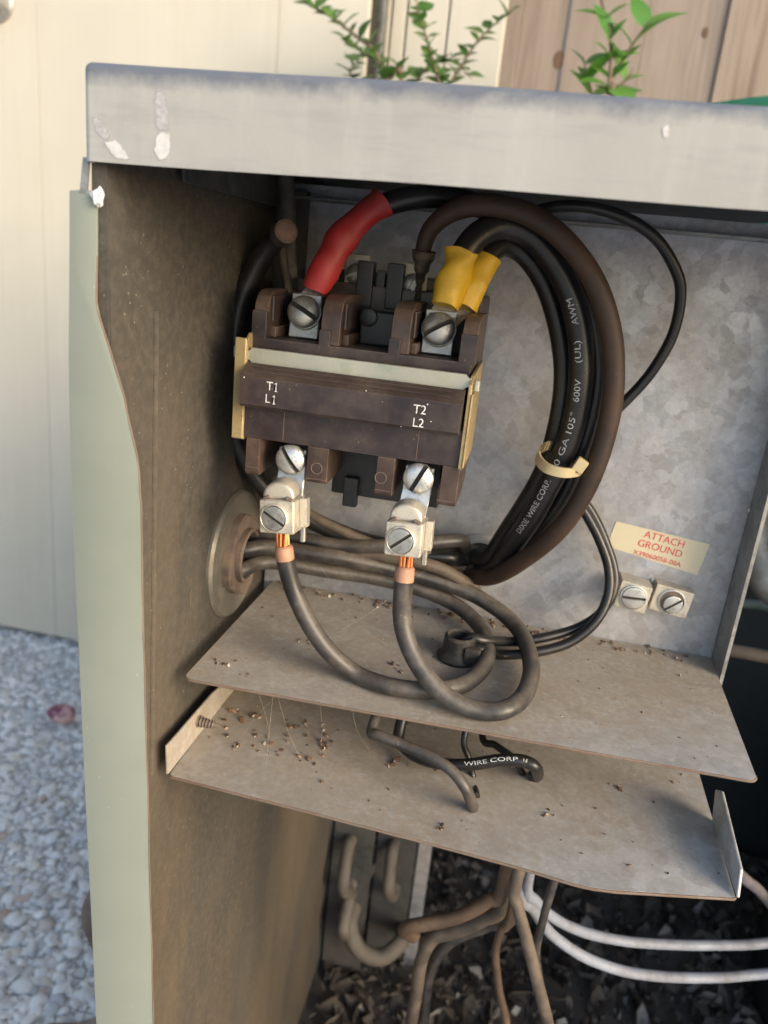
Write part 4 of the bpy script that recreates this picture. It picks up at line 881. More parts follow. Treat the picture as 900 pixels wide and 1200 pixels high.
w2, p2_ = power_wire(1, [(474, 666, 0.2715), (472, 690, 0.2705), (472, 722, 0.2695), (480, 757, 0.267), (497, 789, 0.2645), (524, 816, 0.263), (560, 832, 0.2635), (594, 831, 'z', ZW+0.0015), (615, 813, 'z', ZW+0.0012), (623, 785, 'z', ZW+0.002), (616, 752, 'z', ZW+0.0045), (596, 724, 'z', ZW+0.008), (560, 700, 'z', ZW+0.0125), (510, 680, 'z', ZW+0.018), (450, 664, 'z', ZW+0.023), (380, 651, 'z', ZW+0.027), (315, 640, 'z', ZW+0.0295), Vector((XL+0.004, 0.3150, -0.1290)), Vector((XL-0.02, 0.315, -0.129))], 0.0037, 'black power wire in the widest loop from the L2 lug')

# opening in the back panel with a grey bushing
hc = P(562, 656, y=YB-0.0002)
bm = bmesh.new(); lathe(bm, hc, (0, -1, 0), [(0.0135, 0), (0.0135, 0.0010), (0.0118, 0.0020), (0.0095, 0.0018), (0.0090, 0.0006)], 36)
hb = link('snap_bushing', bm, plain('grey_nylon', (0.36, 0.36, 0.35), 0.5, 0, 0.15), None); tag(hb, 'grey round bushing in the galvanised panel where the black wires pass', 'bushing')
bm = bmesh.new(); lathe(bm, hc, (0, -1, 0), [(0.0091, 0.0007), (0.0, 0.0007)], 30); link('bushing_mouth', bm, plain('dark_mouth', (0.02, 0.02, 0.02), 0.9), hb)
def end(dx, dz): return [hc+Vector((dx, -0.006, dz)), hc+Vector((dx*0.6-0.001, -0.0009, dz*0.6))]

# brown heavy wire arching over the bundle
wb, pb_ = wire('motor_wire', [(494, 318, 0.312), (497, 292, 0.311), (508, 266, 0.308), (535, 246, 0.305), (575, 240, 0.304), (622, 252, 0.304), (664, 284, 0.305), (695, 330, 0.307), (714, 385, 0.309), (719, 440, 0.311), (712, 500, 0.313), (696, 555, 0.315), (668, 605, 0.319), (632, 644, 0.326), (596, 668, 0.336), (570, 677, 0.346), hc+Vector((-0.002, -0.004, -0.0070)), hc+Vector((-0.003, -0.0008, -0.0045))], 0.0041, M['wire_brown'], 'thick brown dusty wire forming the outermost arch of the bundle', 'wire', k=18)
# its bare-looking crimp sleeve at the coil terminal
bm = bmesh.new(); q = catmull([P(489, 352, y=0.3185), P(491, 335, y=0.315), P(494, 316, y=0.312), P(497, 294, y=0.311)], 6); tube(bm, q, [0.0012+0.0040*max(0.0, (i/(len(q)-1)-0.25)/0.75)**1.6+0.0003*math.sin(i*1.7) for i in range(len(q))], 14); link('crimp_sleeve', bm, dusted('grimy_sleeve', (0.05, 0.04, 0.032), (0.2, 0.15, 0.1), 0.5, 0.3, 0.6, 200), wb)
# printed black wire from the nearer yellow sleeve
wp, pp_ = wire('motor_wire', [(524, 352, 0.300), (533, 322, 0.301), (543, 296, 0.302), (560, 275, 0.305), (588, 264, 0.310), (622, 275, 0.314), (652, 309, 0.316), (672, 355, 0.317), (681, 405, 0.318), (680, 455, 0.3185), (670, 505, 0.3195), (652, 553, 0.3215), (628, 598, 0.3265), (602, 636, 0.336), (582, 660, 0.347), hc+Vector((0.002, -0.004, -0.003)), hc+Vector((0.001, -0.0008, -0.002))], 0.0050, M['wire_black'], 'thick black wire printed with white lettering from the yellow sleeve', 'wire', k=18)
for s, a, b_, sz in (('DIXIE WIRE CORP.', (607, 616), (644, 556), 0.0034), ('10 GA', (650, 546), (664, 512), 0.0034), ('105°', (667, 502), (674, 480), 0.0034), ('600V', (676, 470), (682, 440), 0.0034), ('(UL)', (683, 424), (686, 394), 0.0034), ('AWM', (685, 378), (680, 342), 0.0034)):
    letters_on_wire('lettering', s, pp_, 0.0050, a, b_, M['print_dim'], wp, sz, turn=0.22)
# second black wire from the other yellow sleeve, and the red sleeve's wire behind
wy, py_ = wire('motor_wire', [(547, 352, 0.3045), (558, 326, 0.307), (571, 300, 0.3105), (592, 286, 0.316), (618, 300, 0.322), (640, 336, 0.326), (655, 385, 0.328), (660, 435, 0.3285), (654, 490, 0.3285), (638, 545, 0.330), (614, 594, 0.334), (588, 632, 0.342), (572, 652, 0.350), hc+Vector((-0.002, -0.004, 0.003)), hc+Vector((-0.001, -0.0008, 0.002))], 0.0041, M['wire_black'], 'plain black wire on the inner side of the arch', 'wire', k=16)
wr, pr_ = wire('motor_wire', [(372, 336, 0.299), (390, 300, 0.302), (416, 262, 0.306), (448, 240, 0.310), (488, 231, 0.314), (530, 234, 0.318), (578, 248, 0.3205), (628, 270, 0.3225), (668, 312, 0.3245), (692, 365, 0.322), (701, 420, 0.3225), (697, 475, 0.324), (682, 530, 0.3265), (660, 582, 0.332), (628, 625, 0.338), (598, 655, 0.346), hc+Vector((0.005, -0.004, -0.001)), hc+Vector((0.003, -0.0008, -0.001))], 0.0044, M['wire_black'], 'black wire from the red sleeve curving behind the brown one', 'wire', k=16)
# sleeves
def sleeve(name, L, radii, m, parent, label=None):
    q = catmull(pts3(L), 10); n = len(q); rr = []
    for i in range(n):
        f = i/(n-1)*(len(radii)-1); j = min(int(f), len(radii)-2); t_ = f-j; t_ = t_*t_*(3-2*t_); rr.append(radii[j]*(1-t_)+radii[j+1]*t_)
    bm = bmesh.new(); tube(bm, q, rr, 24)
    ka = 0.0014 if m is M['yellow'] else 0.0006
    for v in bm.verts: v.co += Vector((noise.noise(v.co*130), noise.noise(v.co*130+Vector((7, 0, 0))), noise.noise(v.co*130+Vector((0, 7, 0)))))*ka
    o = link(name, bm, m, parent, 50)
    if label: o['label'] = label
    return o
sleeve('insulating_sleeve', [(369, 341, 0.2985), (384, 310, 0.3005), (402, 279, 0.303), (424, 255, 0.306), (450, 236, 0.309)], [0.0050, 0.0056, 0.0059, 0.0058, 0.0056, 0.0061, 0.0060, 0.0053, 0.0051, 0.0051, 0.0052, 0.0058], M['red'], wr, 'red vinyl insulating sleeve')
sleeve('insulating_sleeve', [(522, 359, 0.2985), (529, 335, 0.300), (537, 312, 0.301), (542, 296, 0.302)], [0.0055, 0.0059, 0.0060, 0.0059, 0.0057, 0.0059, 0.0061, 0.0066], M['yellow'], wp, 'yellow vinyl insulating sleeve')
sleeve('insulating_sleeve', [(545, 360, 0.3035), (553, 338, 0.3055), (562, 318, 0.308), (570, 303, 0.3105)], [0.0050, 0.0053, 0.0054, 0.0051, 0.0054, 0.0060], M['yellow'], wy, 'yellow vinyl insulating sleeve behind the other')
# tongues between sleeves and screws
for par, a, b_, w_ in ((wr, (369, 342, 0.2985), (358, 356, 0.2950), 0.0045), (wp, (522, 360, 0.2985), (517, 374, 0.2950), 0.0052), (wy, (544, 361, 0.3050), (524, 377, 0.2985), 0.0040)):
    bm = bmesh.new(); A, Bq = P(*a[:2], y=a[2]+0.0012), P(*b_[:2], y=b_[2]+0.0012); d = (Bq-A).normalized(); s_ = d.cross(Vector((0, -1, 0.3))).normalized()*w_
    extrude(bm, [A+s_*0.8-d*0.004, A-s_*0.8-d*0.004, Bq-s_, Bq+s_], (0, 0.0008, 0), 0.0002, 1); link('terminal_tongue', bm, M['zinc_bright'], par)

# thin black wires: long loop at the right, dropping to the grommet on the shelf
gc = P(536, 771, z=ZS+0.0002)
wire('control_wire', [(596, 262, 0.330), (640, 246, 0.327), (690, 243, 0.328), (735, 255, 0.331), (770, 280, 0.335), (792, 315, 0.339), (798, 345, 0.342), (788, 392, 0.345), (765, 434, 0.346), (735, 468, 0.346), (705, 496, 0.346), (682, 524, 0.345), (668, 552, 0.343), (670, 576, 0.343), (686, 602, 0.343), (703, 632, 0.342), (714, 664, 0.341), (713, 697, 0.338), (698, 728, 0.3335), (668, 752, 0.3285), (628, 765, 0.3225), (590, 768, 0.319), gc+Vector((0.0105, -0.001, 0.0065)), gc+Vector((0.004, 0, 0.006)), gc+Vector((0, 0.001, 0.0005))], 0.0023, M['wire_black'], 'thin black wire in a wide loop beside the bundle ending at the shelf grommet', 'wire', sub=7)
wire('control_wire', [(640, 520, 0.340), (662, 556, 0.345), (676, 578, 0.348), (693, 600, 0.349), (708, 628, 0.348), (718, 660, 0.347), (718, 690, 0.344), (704, 716, 0.3405), (678, 735, 0.336), (640, 747, 0.330), (600, 752, 0.325), gc+Vector((0.0100, 0.003, 0.0095)), gc+Vector((0.004, 0.002, 0.010)), gc+Vector((-0.001, 0.001, 0.0005))], 0.0022, M['wire_black'], 'short thin black wire from the bundle running beside another to the grommet', 'wire', sub=7)
# grommet
gr = thing('grommet', gc, 'black rubber grommet on the upper shelf under the wire loops', 'grommet')
bm = bmesh.new(); lathe(bm, gc, (0, 0, 1), [(0.0092, 0.0), (0.0096, 0.0012), (0.0080, 0.0026), (0.0072, 0.0050), (0.0070, 0.0105), (0.0058, 0.0116), (0.0050, 0.0108), (0.0050, 0.002), (0, 0.002)], 30); link('collar', bm, M['rubber'], gr)
bm = bmesh.new(); box(bm, gc+Vector((0.0030, -0.0082, 0.0008)), gc+Vector((0.0100, -0.0040, 0.0092)), 0.001, 2); link('clamp_ear', bm, M['rubber'], gr)

# cable tie round the bundle
tc = [P(642, 523, y=0.318), P(634, 528, y=0.322), P(632, 538, y=0.318), P(641, 548, y=0.3115), P(658, 553, y=0.3100), P(672, 553, y=0.312), P(684, 549, y=0.317), P(688, 540, y=0.328), P(676, 530, y=0.336), P(656, 523, y=0.335)]
bm = bmesh.new(); q = catmull(tc+tc[:1], 5)[:-1]; vs = []; n = len(q); cen = sum(q, Vector())/n
axis = (pp_[80]-pp_[90]).normalized() if len(pp_) > 90 else Vector((0, 0, 1)); best = min(range(1, len(pp_)-1), key=lambda i: (pp_[i]-cen).length); axis = (pp_[best-1]-pp_[best+1]).normalized()
for p in q:
    o_ = (p-cen); o_ = (o_-axis*o_.dot(axis)).normalized()
    vs.append([bm.verts.new(p+axis*a_*0.0021+o_*b_) for a_, b_ in ((-1, 0), (1, 0), (1, 0.0010), (-1, 0.0010))])
for i in range(n):
    a, b_ = vs[i], vs[(i+1) % n]
    for j in range(4): bm.faces.new((a[j], a[(j+1) % 4], b_[(j+1) % 4], b_[j]))
t = thing('cable_tie', cen, 'aged cream nylon cable tie around the black wire bundle', 'cable tie'); link('strap', bm, M['tie'], t)
bm = bmesh.new(); c = P(680, 545, y=0.3125); box(bm, c-Vector((0.0024, 0.002, 0.0028)), c+Vector((0.0024, 0.002, 0.0028)), 0.0007, 2, Matrix.Rotation(rad(25), 3, 'Y')); link('tie_head', bm, M['tie'], t)

# heavy black wire up the far side of the contactor, clipped wire ends above it
wl9, _ = wire('supply_wire', [(334, 272, 0.3050), (330, 275, 0.3085), (318, 288, 0.3115), (300, 316, 0.313), (284, 352, 0.313), (275, 395, 0.313), (271, 440, 0.314), (270, 485, 0.316), (276, 520, 0.319), (296, 556, 0.324), (330, 588, 0.330), (372, 612, 0.336), (420, 632, 0.341), (470, 645, 0.345), (520, 652, 0.349), hc+Vector((-0.010, -0.004, 0.001)), hc+Vector((-0.005, -0.0008, 0.001))], 0.0044, M['wire_black'], 'heavy black wire bowed around the far flank of the contactor', 'wire', k=16)
c = P(334, 272, y=0.3048); bm = bmesh.new(); d = (P(334, 272, y=0.3050)-P(330, 275, y=0.3085)).normalized(); q = [c-d*0.006, c, c+d*0.0016]
tube(bm, q, [0.0047, 0.0047, 0.0046], 18); link('cut_end', bm, dusted('dark_ring', (0.05, 0.035, 0.03)), wl9)
bm = bmesh.new(); lathe(bm, c+d*0.0017, d, [(0.0036, 0.0), (0.0030, 0.0004), (0, 0.0005)], 18); link('copper_core', bm, dusted('dull_copper_core', (0.13, 0.065, 0.05), rough=0.6), wl9)
wire('lead_wire', [(334, 208, 0.335), (336, 235, 0.332), (336, 262, 0.330), (338, 290, 0.328), (340, 315, 0.3265), (344, 340, 0.325), (348, 356, 0.3185)], 0.0034, dusted('grey_lead', (0.085, 0.085, 0.08), rough=0.5), 'grey lead wire hanging under the lid behind the first barrier', 'wire')
wire('lead_wire', [(331, 285, 0.317), (333, 305, 0.314), (337, 328, 0.311), (340, 346, 0.308)], 0.0016, M['wire_tan'], 'thin tan lead wire dropping from the clipped wire end', 'wire')

# brown and black wires running low behind the lugs to the bushing
wire('branch_wire', [(322, 560, 0.336), (345, 588, 0.333), (372, 608, 0.333), (408, 626, 0.336), (450, 641, 0.340), (500, 648, 0.345), hc+Vector((-0.011, -0.004, -0.004)), hc+Vector((-0.004, -0.0008, -0.003))], 0.0024, M['wire_tan'], 'tan wire slanting out from under the contactor behind the L1 lug', 'wire')
wire('branch_wire', [Vector((XL+0.001, 0.330, -0.128)), (335, 628, 0.331), (400, 640, 0.333), (460, 640, 0.335), (505, 636, 0.339), (540, 634, 0.346), hc+Vector((-0.008, -0.004, 0.006)), hc+Vector((-0.003, -0.0008, 0.004))], 0.0033, M['wire_dusty'], 'dusty black wire running level behind the lugs to the bushing', 'wire')
wire('branch_wire', [(396, 650, 0.335), (440, 652, 0.336), (484, 657, 0.337), (518, 668, 0.340), (546, 684, 0.347), P(556, 690, y=0.3585)], 0.0030, M['wire_tan'], 'tan wire sloping down behind the L2 lug to the panel foot', 'wire')
wire('branch_wire', [(455, 645, 0.342), (495, 650, 0.345), (530, 652, 0.348), hc+Vector((-0.010, -0.004, -0.001)), hc+Vector((-0.004, -0.0008, -0.001))], 0.0028, M['wire_black'], 'short black wire stub entering the grey bushing', 'wire')

# wires between the shelves
wire('thermostat_wire', [Vector((P(445, 845, z=ZS-0.002).x, 0.296, ZS-0.0012)), (437, 850, 0.272), (446, 862, 0.267), (475, 874, 0.265), (505, 886, 0.2625), (530, 902, 0.259), (546, 922, 0.257), (553, 940, 'z', ZS2+0.006), (554, 946, 'z', ZS2+0.001)], 0.0023, M['wire_dusty'], 'dusty black wire bending down to the lower shelf between the shelves', 'wire')
wt, pt_ = wire('thermostat_wire', [Vector((-0.030, 0.310, ZS-0.0012)), (468, 858, 0.292), (474, 876, 0.286), (492, 889, 0.281), (520, 896, 0.277), (550, 896, 0.2755), (585, 891, 0.2755), (612, 892, 0.276), (627, 900, 0.277), (629, 909, 'z', ZS2+0.0035), (622, 909, 'z', ZS2+0.0015)], 0.0026, M['wire_black'], 'printed black wire curling on the lower shelf', 'wire')
letters_on_wire('lettering', 'WIRE CORP', pt_, 0.0026, (545, 898), (606, 893), M['print'], wt, 0.0021, turn=0.15)
letters_on_wire('lettering', '14', pt_, 0.0026, (611, 893), (618, 894.5), M['print'], wt, 0.0021, turn=0.15)
wire('thermostat_wire', [Vector((0.0, 0.300, ZS-0.0012)), (544, 862, 0.288), (549, 890, 0.286), (554, 915, 0.284), (557, 932, 'z', ZS2+0.001)], 0.0014, M['wire_black'], 'thin straight black wire upright between the two shelves', 'wire')
wire('thermostat_wire', [Vector((0.004, 0.325, ZS-0.0012)), (566, 860, 0.300), (582, 874, 0.294), (602, 888, 0.289), (614, 905, 'z', ZS2+0.001)], 0.0016, M['wire_black'], 'thin slanting black wire behind the printed one on the lower shelf', 'wire')

# wires hanging below the lower shelf
zu = ZS2-0.0014
wire('hanging_wire', [Vector((0.032, 0.285, zu)), (604, 1035, 0.285), (606, 1062, 0.284), (615, 1095, 0.283), (628, 1140, 0.285), (642, 1200, 0.288), (660, 1290, 0.30), Vector((0.09, 0.36, -0.50)), Vector((0.11, 0.45, ZP+0.004))], 0.0028, M['wire_tan'], 'straight tan wire hanging from the middle of the lower shelf', 'wire', group='wires hanging under the lower shelf')
wire('hanging_wire', [Vector((0.020, 0.315, zu)), (592, 1036, 0.320), (572, 1056, 0.322), (535, 1075, 0.320), (495, 1084, 0.317), (478, 1088, 0.317), (475, 1092, 0.320), (486, 1098, 0.325)], 0.0036, M['wire_rust'], 'short tan wire end pointing sideways under the lower shelf', 'wire', group='wires hanging under the lower shelf')
wire('hanging_wire', [Vector((0.024, 0.325, zu)), (594, 1050, 0.330), (565, 1078, 0.334), (530, 1092, 0.336), (508, 1100, 0.336), (494, 1125, 0.338), (488, 1160, 0.342), (482, 1205, 0.348), (470, 1290, 0.37), Vector((-0.03, 0.45, -0.6)), Vector((-0.03, 0.48, ZP+0.005))], 0.0037, M['wire_tan'], 'tan wire that turns sharply downward beneath the lower shelf', 'wire', group='wires hanging under the lower shelf')
wire('hanging_wire', [Vector((0.030, 0.335, zu)), (604, 1060, 0.345), (570, 1085, 0.352), (535, 1098, 0.354), (512, 1120, 0.354), (500, 1150, 0.356), (495, 1205, 0.36), (490, 1290, 0.39), Vector((0.0, 0.5, ZP+0.005))], 0.0037, M['wire_dusty'], 'dark brown wire turning down behind the tan one', 'wire', group='wires hanging under the lower shelf')
wire('hanging_wire', [Vector((0.028, 0.30, zu)), (600, 1070, 0.315), (588, 1092, 0.318), (581, 1120, 0.320), (584, 1155, 0.322), (594, 1205, 0.326), (605, 1290, 0.34), Vector((0.06, 0.45, ZP+0.004))], 0.0021, M['wire_rust'], 'slim tan wire hanging in a slight bow under the lower shelf', 'wire', group='wires hanging under the lower shelf')
wire('hanging_wire', [Vector((0.050, 0.300, zu)), (646, 1045, 0.305), (636, 1080, 0.308), (628, 1115, 0.312), (632, 1150, 0.316), (640, 1205, 0.322), (650, 1300, 0.34), Vector((0.12, 0.50, ZP+0.004))], 0.0020, M['wire_dusty'], 'slim brown wire leaning across the straight tan one', 'wire', group='wires hanging under the lower shelf')
wire('white_wire', [Vector((0.040, 0.312, zu)), (618, 1030, 0.325), (628, 1058, 0.340), (660, 1082, 0.355), (705, 1098, 0.370), (760, 1106, 0.385), (830, 1107, 0.40), (900, 1104, 0.415), (990, 1090, 0.44), Vector((0.36, 0.60, -0.42)), Vector((0.43, 0.66, ZP+0.30))], 0.0030, M['wire_white'], 'grey white wire, the upper of two sweeping under the lower shelf', 'wire', group='white wires')
wire('white_wire', [Vector((0.036, 0.318, zu)), (610, 1040, 0.328), (624, 1066, 0.338), (650, 1098, 0.348), (690, 1124, 0.358), (745, 1141, 0.370), (810, 1147, 0.385), (870, 1143, 0.40), (960, 1128, 0.43), Vector((0.34, 0.58, -0.46)), Vector((0.40, 0.67, ZP+0.30))], 0.0030, M['wire_white'], 'grey white wire, the lower of two sweeping under the lower shelf', 'wire', group='white wires')

# ------------------------------------------------------------------ sticker and ground lugs on the back panel
st = [P(722, 611, y=YB-0.0003), P(832, 638, y=YB-0.0003), P(817, 674, y=YB-0.0003), P(711, 640, y=YB-0.0003)]
bm = bmesh.new(); extrude(bm, rounded(st, [0.0004]*4, 3), (0, 0.0002, 0)); stk = link('sticker', bm, M['paper'], None); tag(stk, 'cream paper sticker reading ATTACH GROUND in red', 'sticker')
rt = (st[1]-st[0]).normalized(); rt = ((st[1]-st[0]).normalized()*0.6+(st[2]-st[3]).normalized()*0.4).normalized(); upv = Vector((-rt.z, 0, rt.x))
for s, a, b_, sz, sq in (('ATTACH', 779, 632.5, 0.0049, 0.97), ('GROUND', 773.5, 643.0, 0.0049, 0.97), ('X39060058-00A', 770, 654.5, 0.0033, 1.02)):
    letters('lettering', s, sz, P(a, b_, y=YB-0.0005), rt, upv, M['print_red'], stk, sq)
gr_lab = ('cream plated ground lug with its screw seated, beside another under the sticker', 'cream plated ground lug with open screw hole rim, nearer the flange')
for i, (a, b_, dpt) in enumerate(((742, 700, 0.012), (787, 705, 0.008))):
    c = P(a, b_, y=YB-dpt); t = thing('ground_lug', Vector((c.x, YB, c.z-0.006)), gr_lab[i], 'ground lug')
    R = Matrix.Rotation(rad(7), 3, 'Y'); hx = 0.0072 if i == 0 else 0.0086; hz = 0.0066
    bm = bmesh.new(); box(bm, Vector((c.x-hx, c.y, c.z-hz)), Vector((c.x+hx, YB-0.0002, c.z+hz)), 0.0006, 2, R); link('lug_block', bm, M['lug'], t)
    bm = bmesh.new(); q = Vector((c.x, c.y-0.0001, c.z))
    lathe(bm, q, (0, -1, 0), [(0.0062, -0.0002), (0.0061, 0.0007), (0.0056, 0.0008), (0.0054, 0.0)], 30); link('hole_rim', bm, M['zinc_bright'], t)
    if i == 0: screw_bm_args = (q+Vector((0.0002, 0, 0)), (0, -1, 0), 0.0052, 0.0013, (1, 0, 0.05))
    else:
        bm = bmesh.new(); lathe(bm, q, (0, -1, 0), [(0.0055, 0.0002), (0, 0.0002)], 24); link('hole_shade', bm, M['iron_nut'], t); screw_bm_args = (q+Vector((0.0006, 0, -0.0010)), (0.05, -1, -0.05), 0.0043, 0.0016, (0.75, 0, 0.65))
    screw('set_screw', M['zinc_bright'], t, *screw_bm_args, True, 0.13, 0.9, 0.25)
c = P(765, 680, y=YB-0.0002); bm = bmesh.new(); lathe(bm, c, (0, -1, 0), [(0.0013, 0), (0.0011, 0.0006), (0, 0.0009)], 14); tag(link('rivet', bm, M['zinc_bright']), 'tiny bright rivet between the sticker and the ground lugs', 'rivet')
# ------------------------------------------------------------------ shrubs behind the cabinet
def m_leaf(name, a, b_):
    b = NB(name); c = b.mix(b.objrand(), a, b_); c = b.mix(b.ramp(b.noise(60, 3), [(0.4, 0.0), (0.7, 0.3)]), c, tuple(x*0.5 for x in a))
    b.set(c, 0.4, 0, 0.45); tr = b.n.new('ShaderNodeBsdfTranslucent'); b.l(c, tr.inputs[0]); mx = b.n.new('ShaderNodeMixShader'); mx.inputs[0].default_value = 0.35
    b.l(b.b.outputs[0], mx.inputs[1]); b.l(tr.outputs[0], mx.inputs[2]); b.l(mx.outputs[0], b.n['Material Output'].inputs[0]); return b.m
def leaf_mesh(name, m, wid=0.24, fold=0.10):
    V, F = [], []; N = 7
    for i in range(N+1):
        t_ = i/N; w = wid*math.sin(PI*t_**0.8)*(1-0.15*t_)+0.004; z = -0.22*t_*t_+0.10*t_
        V += [(-w, t_, z+fold*w*2), (0, t_, z), (w, t_, z+fold*w*2)]
        if i: k = 3*i; F += [(k-3, k-2, k+1, k), (k-2, k-1, k+2, k+1)]
    me = bpy.data.meshes.new(name); me.from_pydata(V, [], F); me.shade_smooth(); me.materials.append(m); return me
def shrub(name, label, yy, stems, lm, leaf_len, seed, step):
    rnd = random.Random(seed); g = P(stems[0][0][0], stems[0][0][1], y=yy); t = thing(name, (g.x, yy, -H), label, 'shrub')
    for si, S in enumerate(stems):
        pts = [P(a, b_, y=yy+0.012*si+dy) for a, b_, dy in [(q[0], q[1], q[2] if len(q) > 2 else 0) for q in S]]
        full = ([Vector((g.x+0.02*si, yy+0.01, -H-0.002)), Vector((g.x+0.01, yy, -0.35))] if si == 0 else [])+pts
        q = catmull(full, 6); r0_ = 0.0045 if si == 0 else 0.0024
        bm = bmesh.new(); tube(bm, q, [r0_*(1-0.75*i/(len(q)-1)) for i in range(len(q))], 8); link('stem', bm, M['twig'], t)
        L = 0.0; acc = 0.0; side = 1
        qq = q[12:] if si == 0 else q
        for a, b_ in zip(qq, qq[1:]):
            acc += (b_-a).length
            if acc > step and b_.z > -0.03:
                acc = 0
                for rep in range(2):
                    side = -side; d = (b_-a).normalized()
                    out = (Vector((side*rnd.uniform(0.5, 1), rnd.uniform(-0.9, 0.5), rnd.uniform(-0.1, 0.6)))).normalized()
                    yd = (d*0.45+out).normalized(); zd = Vector((rnd.uniform(-.4, .4), -0.5, 0.9)); xd = yd.cross(zd).normalized(); zd = xd.cross(yd)
                    s = leaf_len*rnd.uniform(0.6, 1.25)
                    o = bpy.data.objects.new('leaf', lm); COL.objects.link(o); o.parent = t
                    p = b_-ORIG[t.name]; o.matrix_local = Matrix(((xd.x*s, yd.x*s, zd.x*s, p.x), (xd.y*s, yd.y*s, zd.y*s, p.y), (xd.z*s, yd.z*s, zd.z*s, p.z), (0, 0, 0, 1)))
    return t
M['twig'] = dusted('grey_brown_twig', (0.13, 0.09, 0.055), rough=0.7)
l1 = leaf_mesh('small_leaf', m_leaf('leaf_green', (0.055, 0.145, 0.03), (0.14, 0.26, 0.06)), 0.42)
l2 = leaf_mesh('broad_leaf', m_leaf('leaf_bright_green', (0.075, 0.22, 0.035), (0.17, 0.36, 0.06)), 0.30)
shrub('twiggy_shrub', 'thin twiggy shrub with small green leaves in front of the corner boards', 1.10, [
    [(470, 130), (452, 95), (440, 62), (412, 38), (385, 18), (362, 6)], [(520, 120), (512, 88), (503, 55), (494, 25), (484, -12)],
    [(520, 110), (540, 78), (560, 48), (580, 28), (600, 14)], [(452, 100), (448, 75), (425, 62), (404, 45)], [(470, 125), (500, 80), (530, 70), (552, 92)], [(430, 110), (410, 85), (420, 72)]], l1, 0.023, 5, 0.009)
shrub('broadleaf_shrub', 'leafy shrub sprig with bright green oval leaves before the cedar fence', 1.10, [
    [(712, 150), (713, 110), (716, 75), (715, 40), (706, 5), (700, -25)], [(716, 95), (735, 62), (750, 40), (765, 22)], [(700, 140), (690, 95), (684, 72)], [(716, 110), (735, 92), (742, 80)]], l2, 0.046, 9, 0.019)

# ------------------------------------------------------------------ crumbs, leaf scraps and webs on the shelves
cr = NB('brown_crumb'); cr.set(cr.ramp(cr.island(), [(0.0, (0.05, 0.028, 0.018)), (0.5, (0.15, 0.085, 0.05)), (0.85, (0.26, 0.19, 0.12)), (1.0, (0.55, 0.5, 0.42))]), 0.85); cr.bump(cr.noise(900, 4), 0.5, 0.0005)
def crumbs(name, spots, z, label, seed):
    rnd = random.Random(seed); base = bmesh.new(); bmesh.ops.create_icosphere(base, subdivisions=1, radius=1); bv = [v.co.copy() for v in base.verts]; bf = [[v.index for v in f.verts] for f in base.faces]; base.free()
    V, F = [], []
    for x, y, s in spots:
        if s < 0.0008 and noise.noise(Vector((x*45, y*45, seed*7))) < rnd.uniform(-0.5, 0.35): continue
        off = Vector((rnd.random()*99, 0, 0)); R = Euler((rnd.uniform(-1, 1), rnd.uniform(-1, 1), rnd.uniform(0, 6))).to_matrix(); k = len(V); ax = (s*rnd.uniform(.6, 1.5), s*rnd.uniform(.5, 1), s*rnd.uniform(.35, .7))
        for v in bv:
            q = v*(1+0.55*noise.noise(v*1.6+off)); V.append(Vector((x, y, z+ax[2]*0.5))+R @ Vector((q.x*ax[0], q.y*ax[1], q.z*ax[2])))
        F += [[a+k for a in f] for f in bf]
    me = bpy.data.meshes.new(name); me.from_pydata(V, [], F); tag(link(name, me, cr.m), label, 'debris', kind='stuff')
rnd = random.Random(2)
def px_spots(L, z, spread=0.003, n=6):
    out = []
    for a, b_, s in L:
        c = P(a, b_, z=z)
        for i in range(n): out.append((c.x+rnd.gauss(0, spread), c.y+rnd.gauss(0, spread), s*rnd.uniform(0.4, 1.0)))
    return out
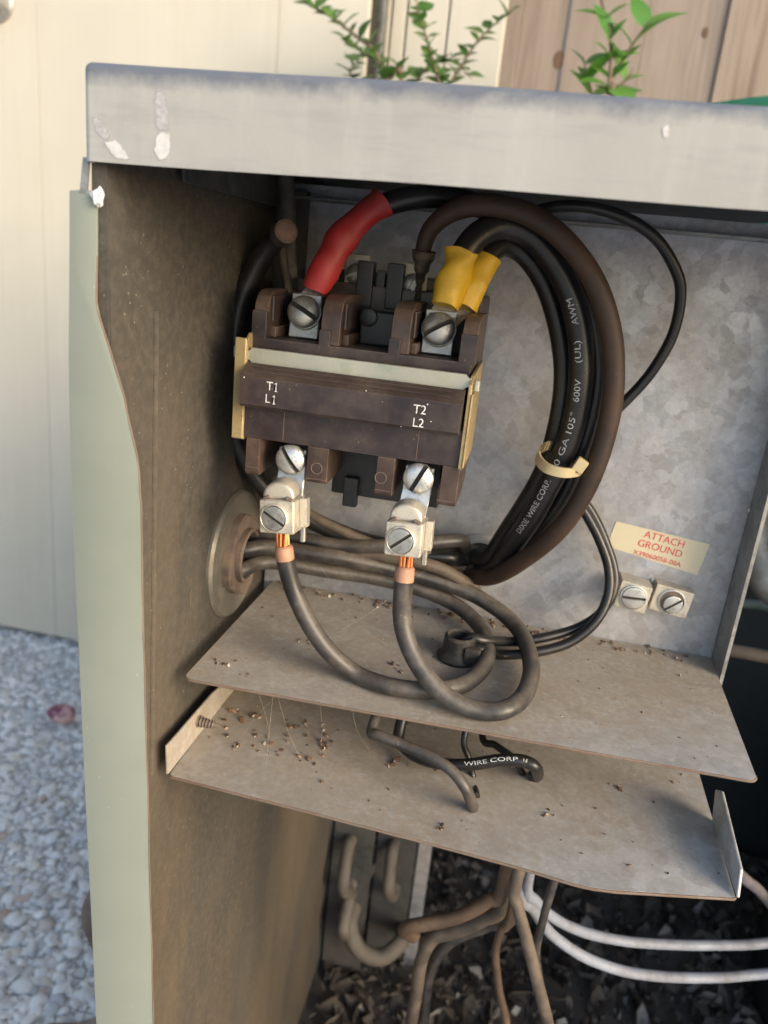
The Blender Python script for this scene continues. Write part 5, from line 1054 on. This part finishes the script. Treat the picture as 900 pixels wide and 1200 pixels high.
S1 = px_spots([(353, 752, 0.0016), (257, 778, 0.0018), (465, 785, 0.0013), (294, 795, 0.0008), (470, 700, 0.001), (560, 775, 0.0018), (600, 760, 0.001), (556, 780, 0.002)], ZS, 0.0016, 5)
S1 += [(rnd.uniform(-0.112, 0.10), rnd.uniform(0.262, 0.357), 0.00012+0.0006*rnd.random()**3) for i in range(420)]
S1 += [(rnd.uniform(-0.112, 0.10), rnd.uniform(0.349, 0.3590), rnd.uniform(0.0008, 0.0014)) for i in range(110)]
crumbs('dirt_crumbs', S1, ZS, 'brown dirt crumbs scattered on the upper shelf', 1)
S2 = px_spots([(275, 835, 0.0016), (300, 842, 0.0018), (345, 850, 0.0014), (382, 873, 0.0022), (385, 878, 0.0016), (278, 876, 0.0013), (462, 897, 0.0020), (730, 925, 0.0014), (640, 955, 0.0012), (512, 972, 0.0012)], ZS2, 0.0016, 5)
S2 += [(rnd.uniform(-0.115, 0.098), rnd.uniform(0.25, 0.33), 0.00012+0.0007*rnd.random()**3) for i in range(330)]
S2 += [(rnd.uniform(-0.115, -0.06), rnd.uniform(0.27, 0.30), rnd.uniform(0.0004, 0.0014)) for i in range(45)]
crumbs('dirt_crumbs', S2, ZS2, 'brown dirt crumbs and leaf scraps on the lower shelf', 2)
# cobweb strands
bm = bmesh.new(); rnd = random.Random(8)
def strand(a, b_, sag=0.002, r=0.000032):
    m_ = (a+b_)/2+Vector((rnd.gauss(0, 0.001), rnd.gauss(0, 0.001), -sag)); tube(bm, catmull([a, m_, b_], 5), r, 5)
for i in range(6):
    a = P(rnd.uniform(290, 420), rnd.uniform(808, 826), y=rnd.uniform(0.256, 0.27)); a = Vector((a.x, a.y, ZS-0.0012)); b_ = Vector((a.x+rnd.gauss(0, 0.018), a.y+rnd.uniform(-0.005, 0.03), ZS2+0.0003)); strand(a, b_, 0.001)
for i in range(4):
    a = P(rnd.uniform(340, 520), rnd.uniform(660, 690), y=0.325); b_ = P(rnd.uniform(300, 520), rnd.uniform(700, 760), z=ZS+0.0003); strand(a, b_, 0.001)
tag(link('cobweb', bm, plain('dusty_web', (0.42, 0.38, 0.32), 0.8)), 'dusty cobweb strands strung between the shelves and wires', 'cobweb', kind='stuff')
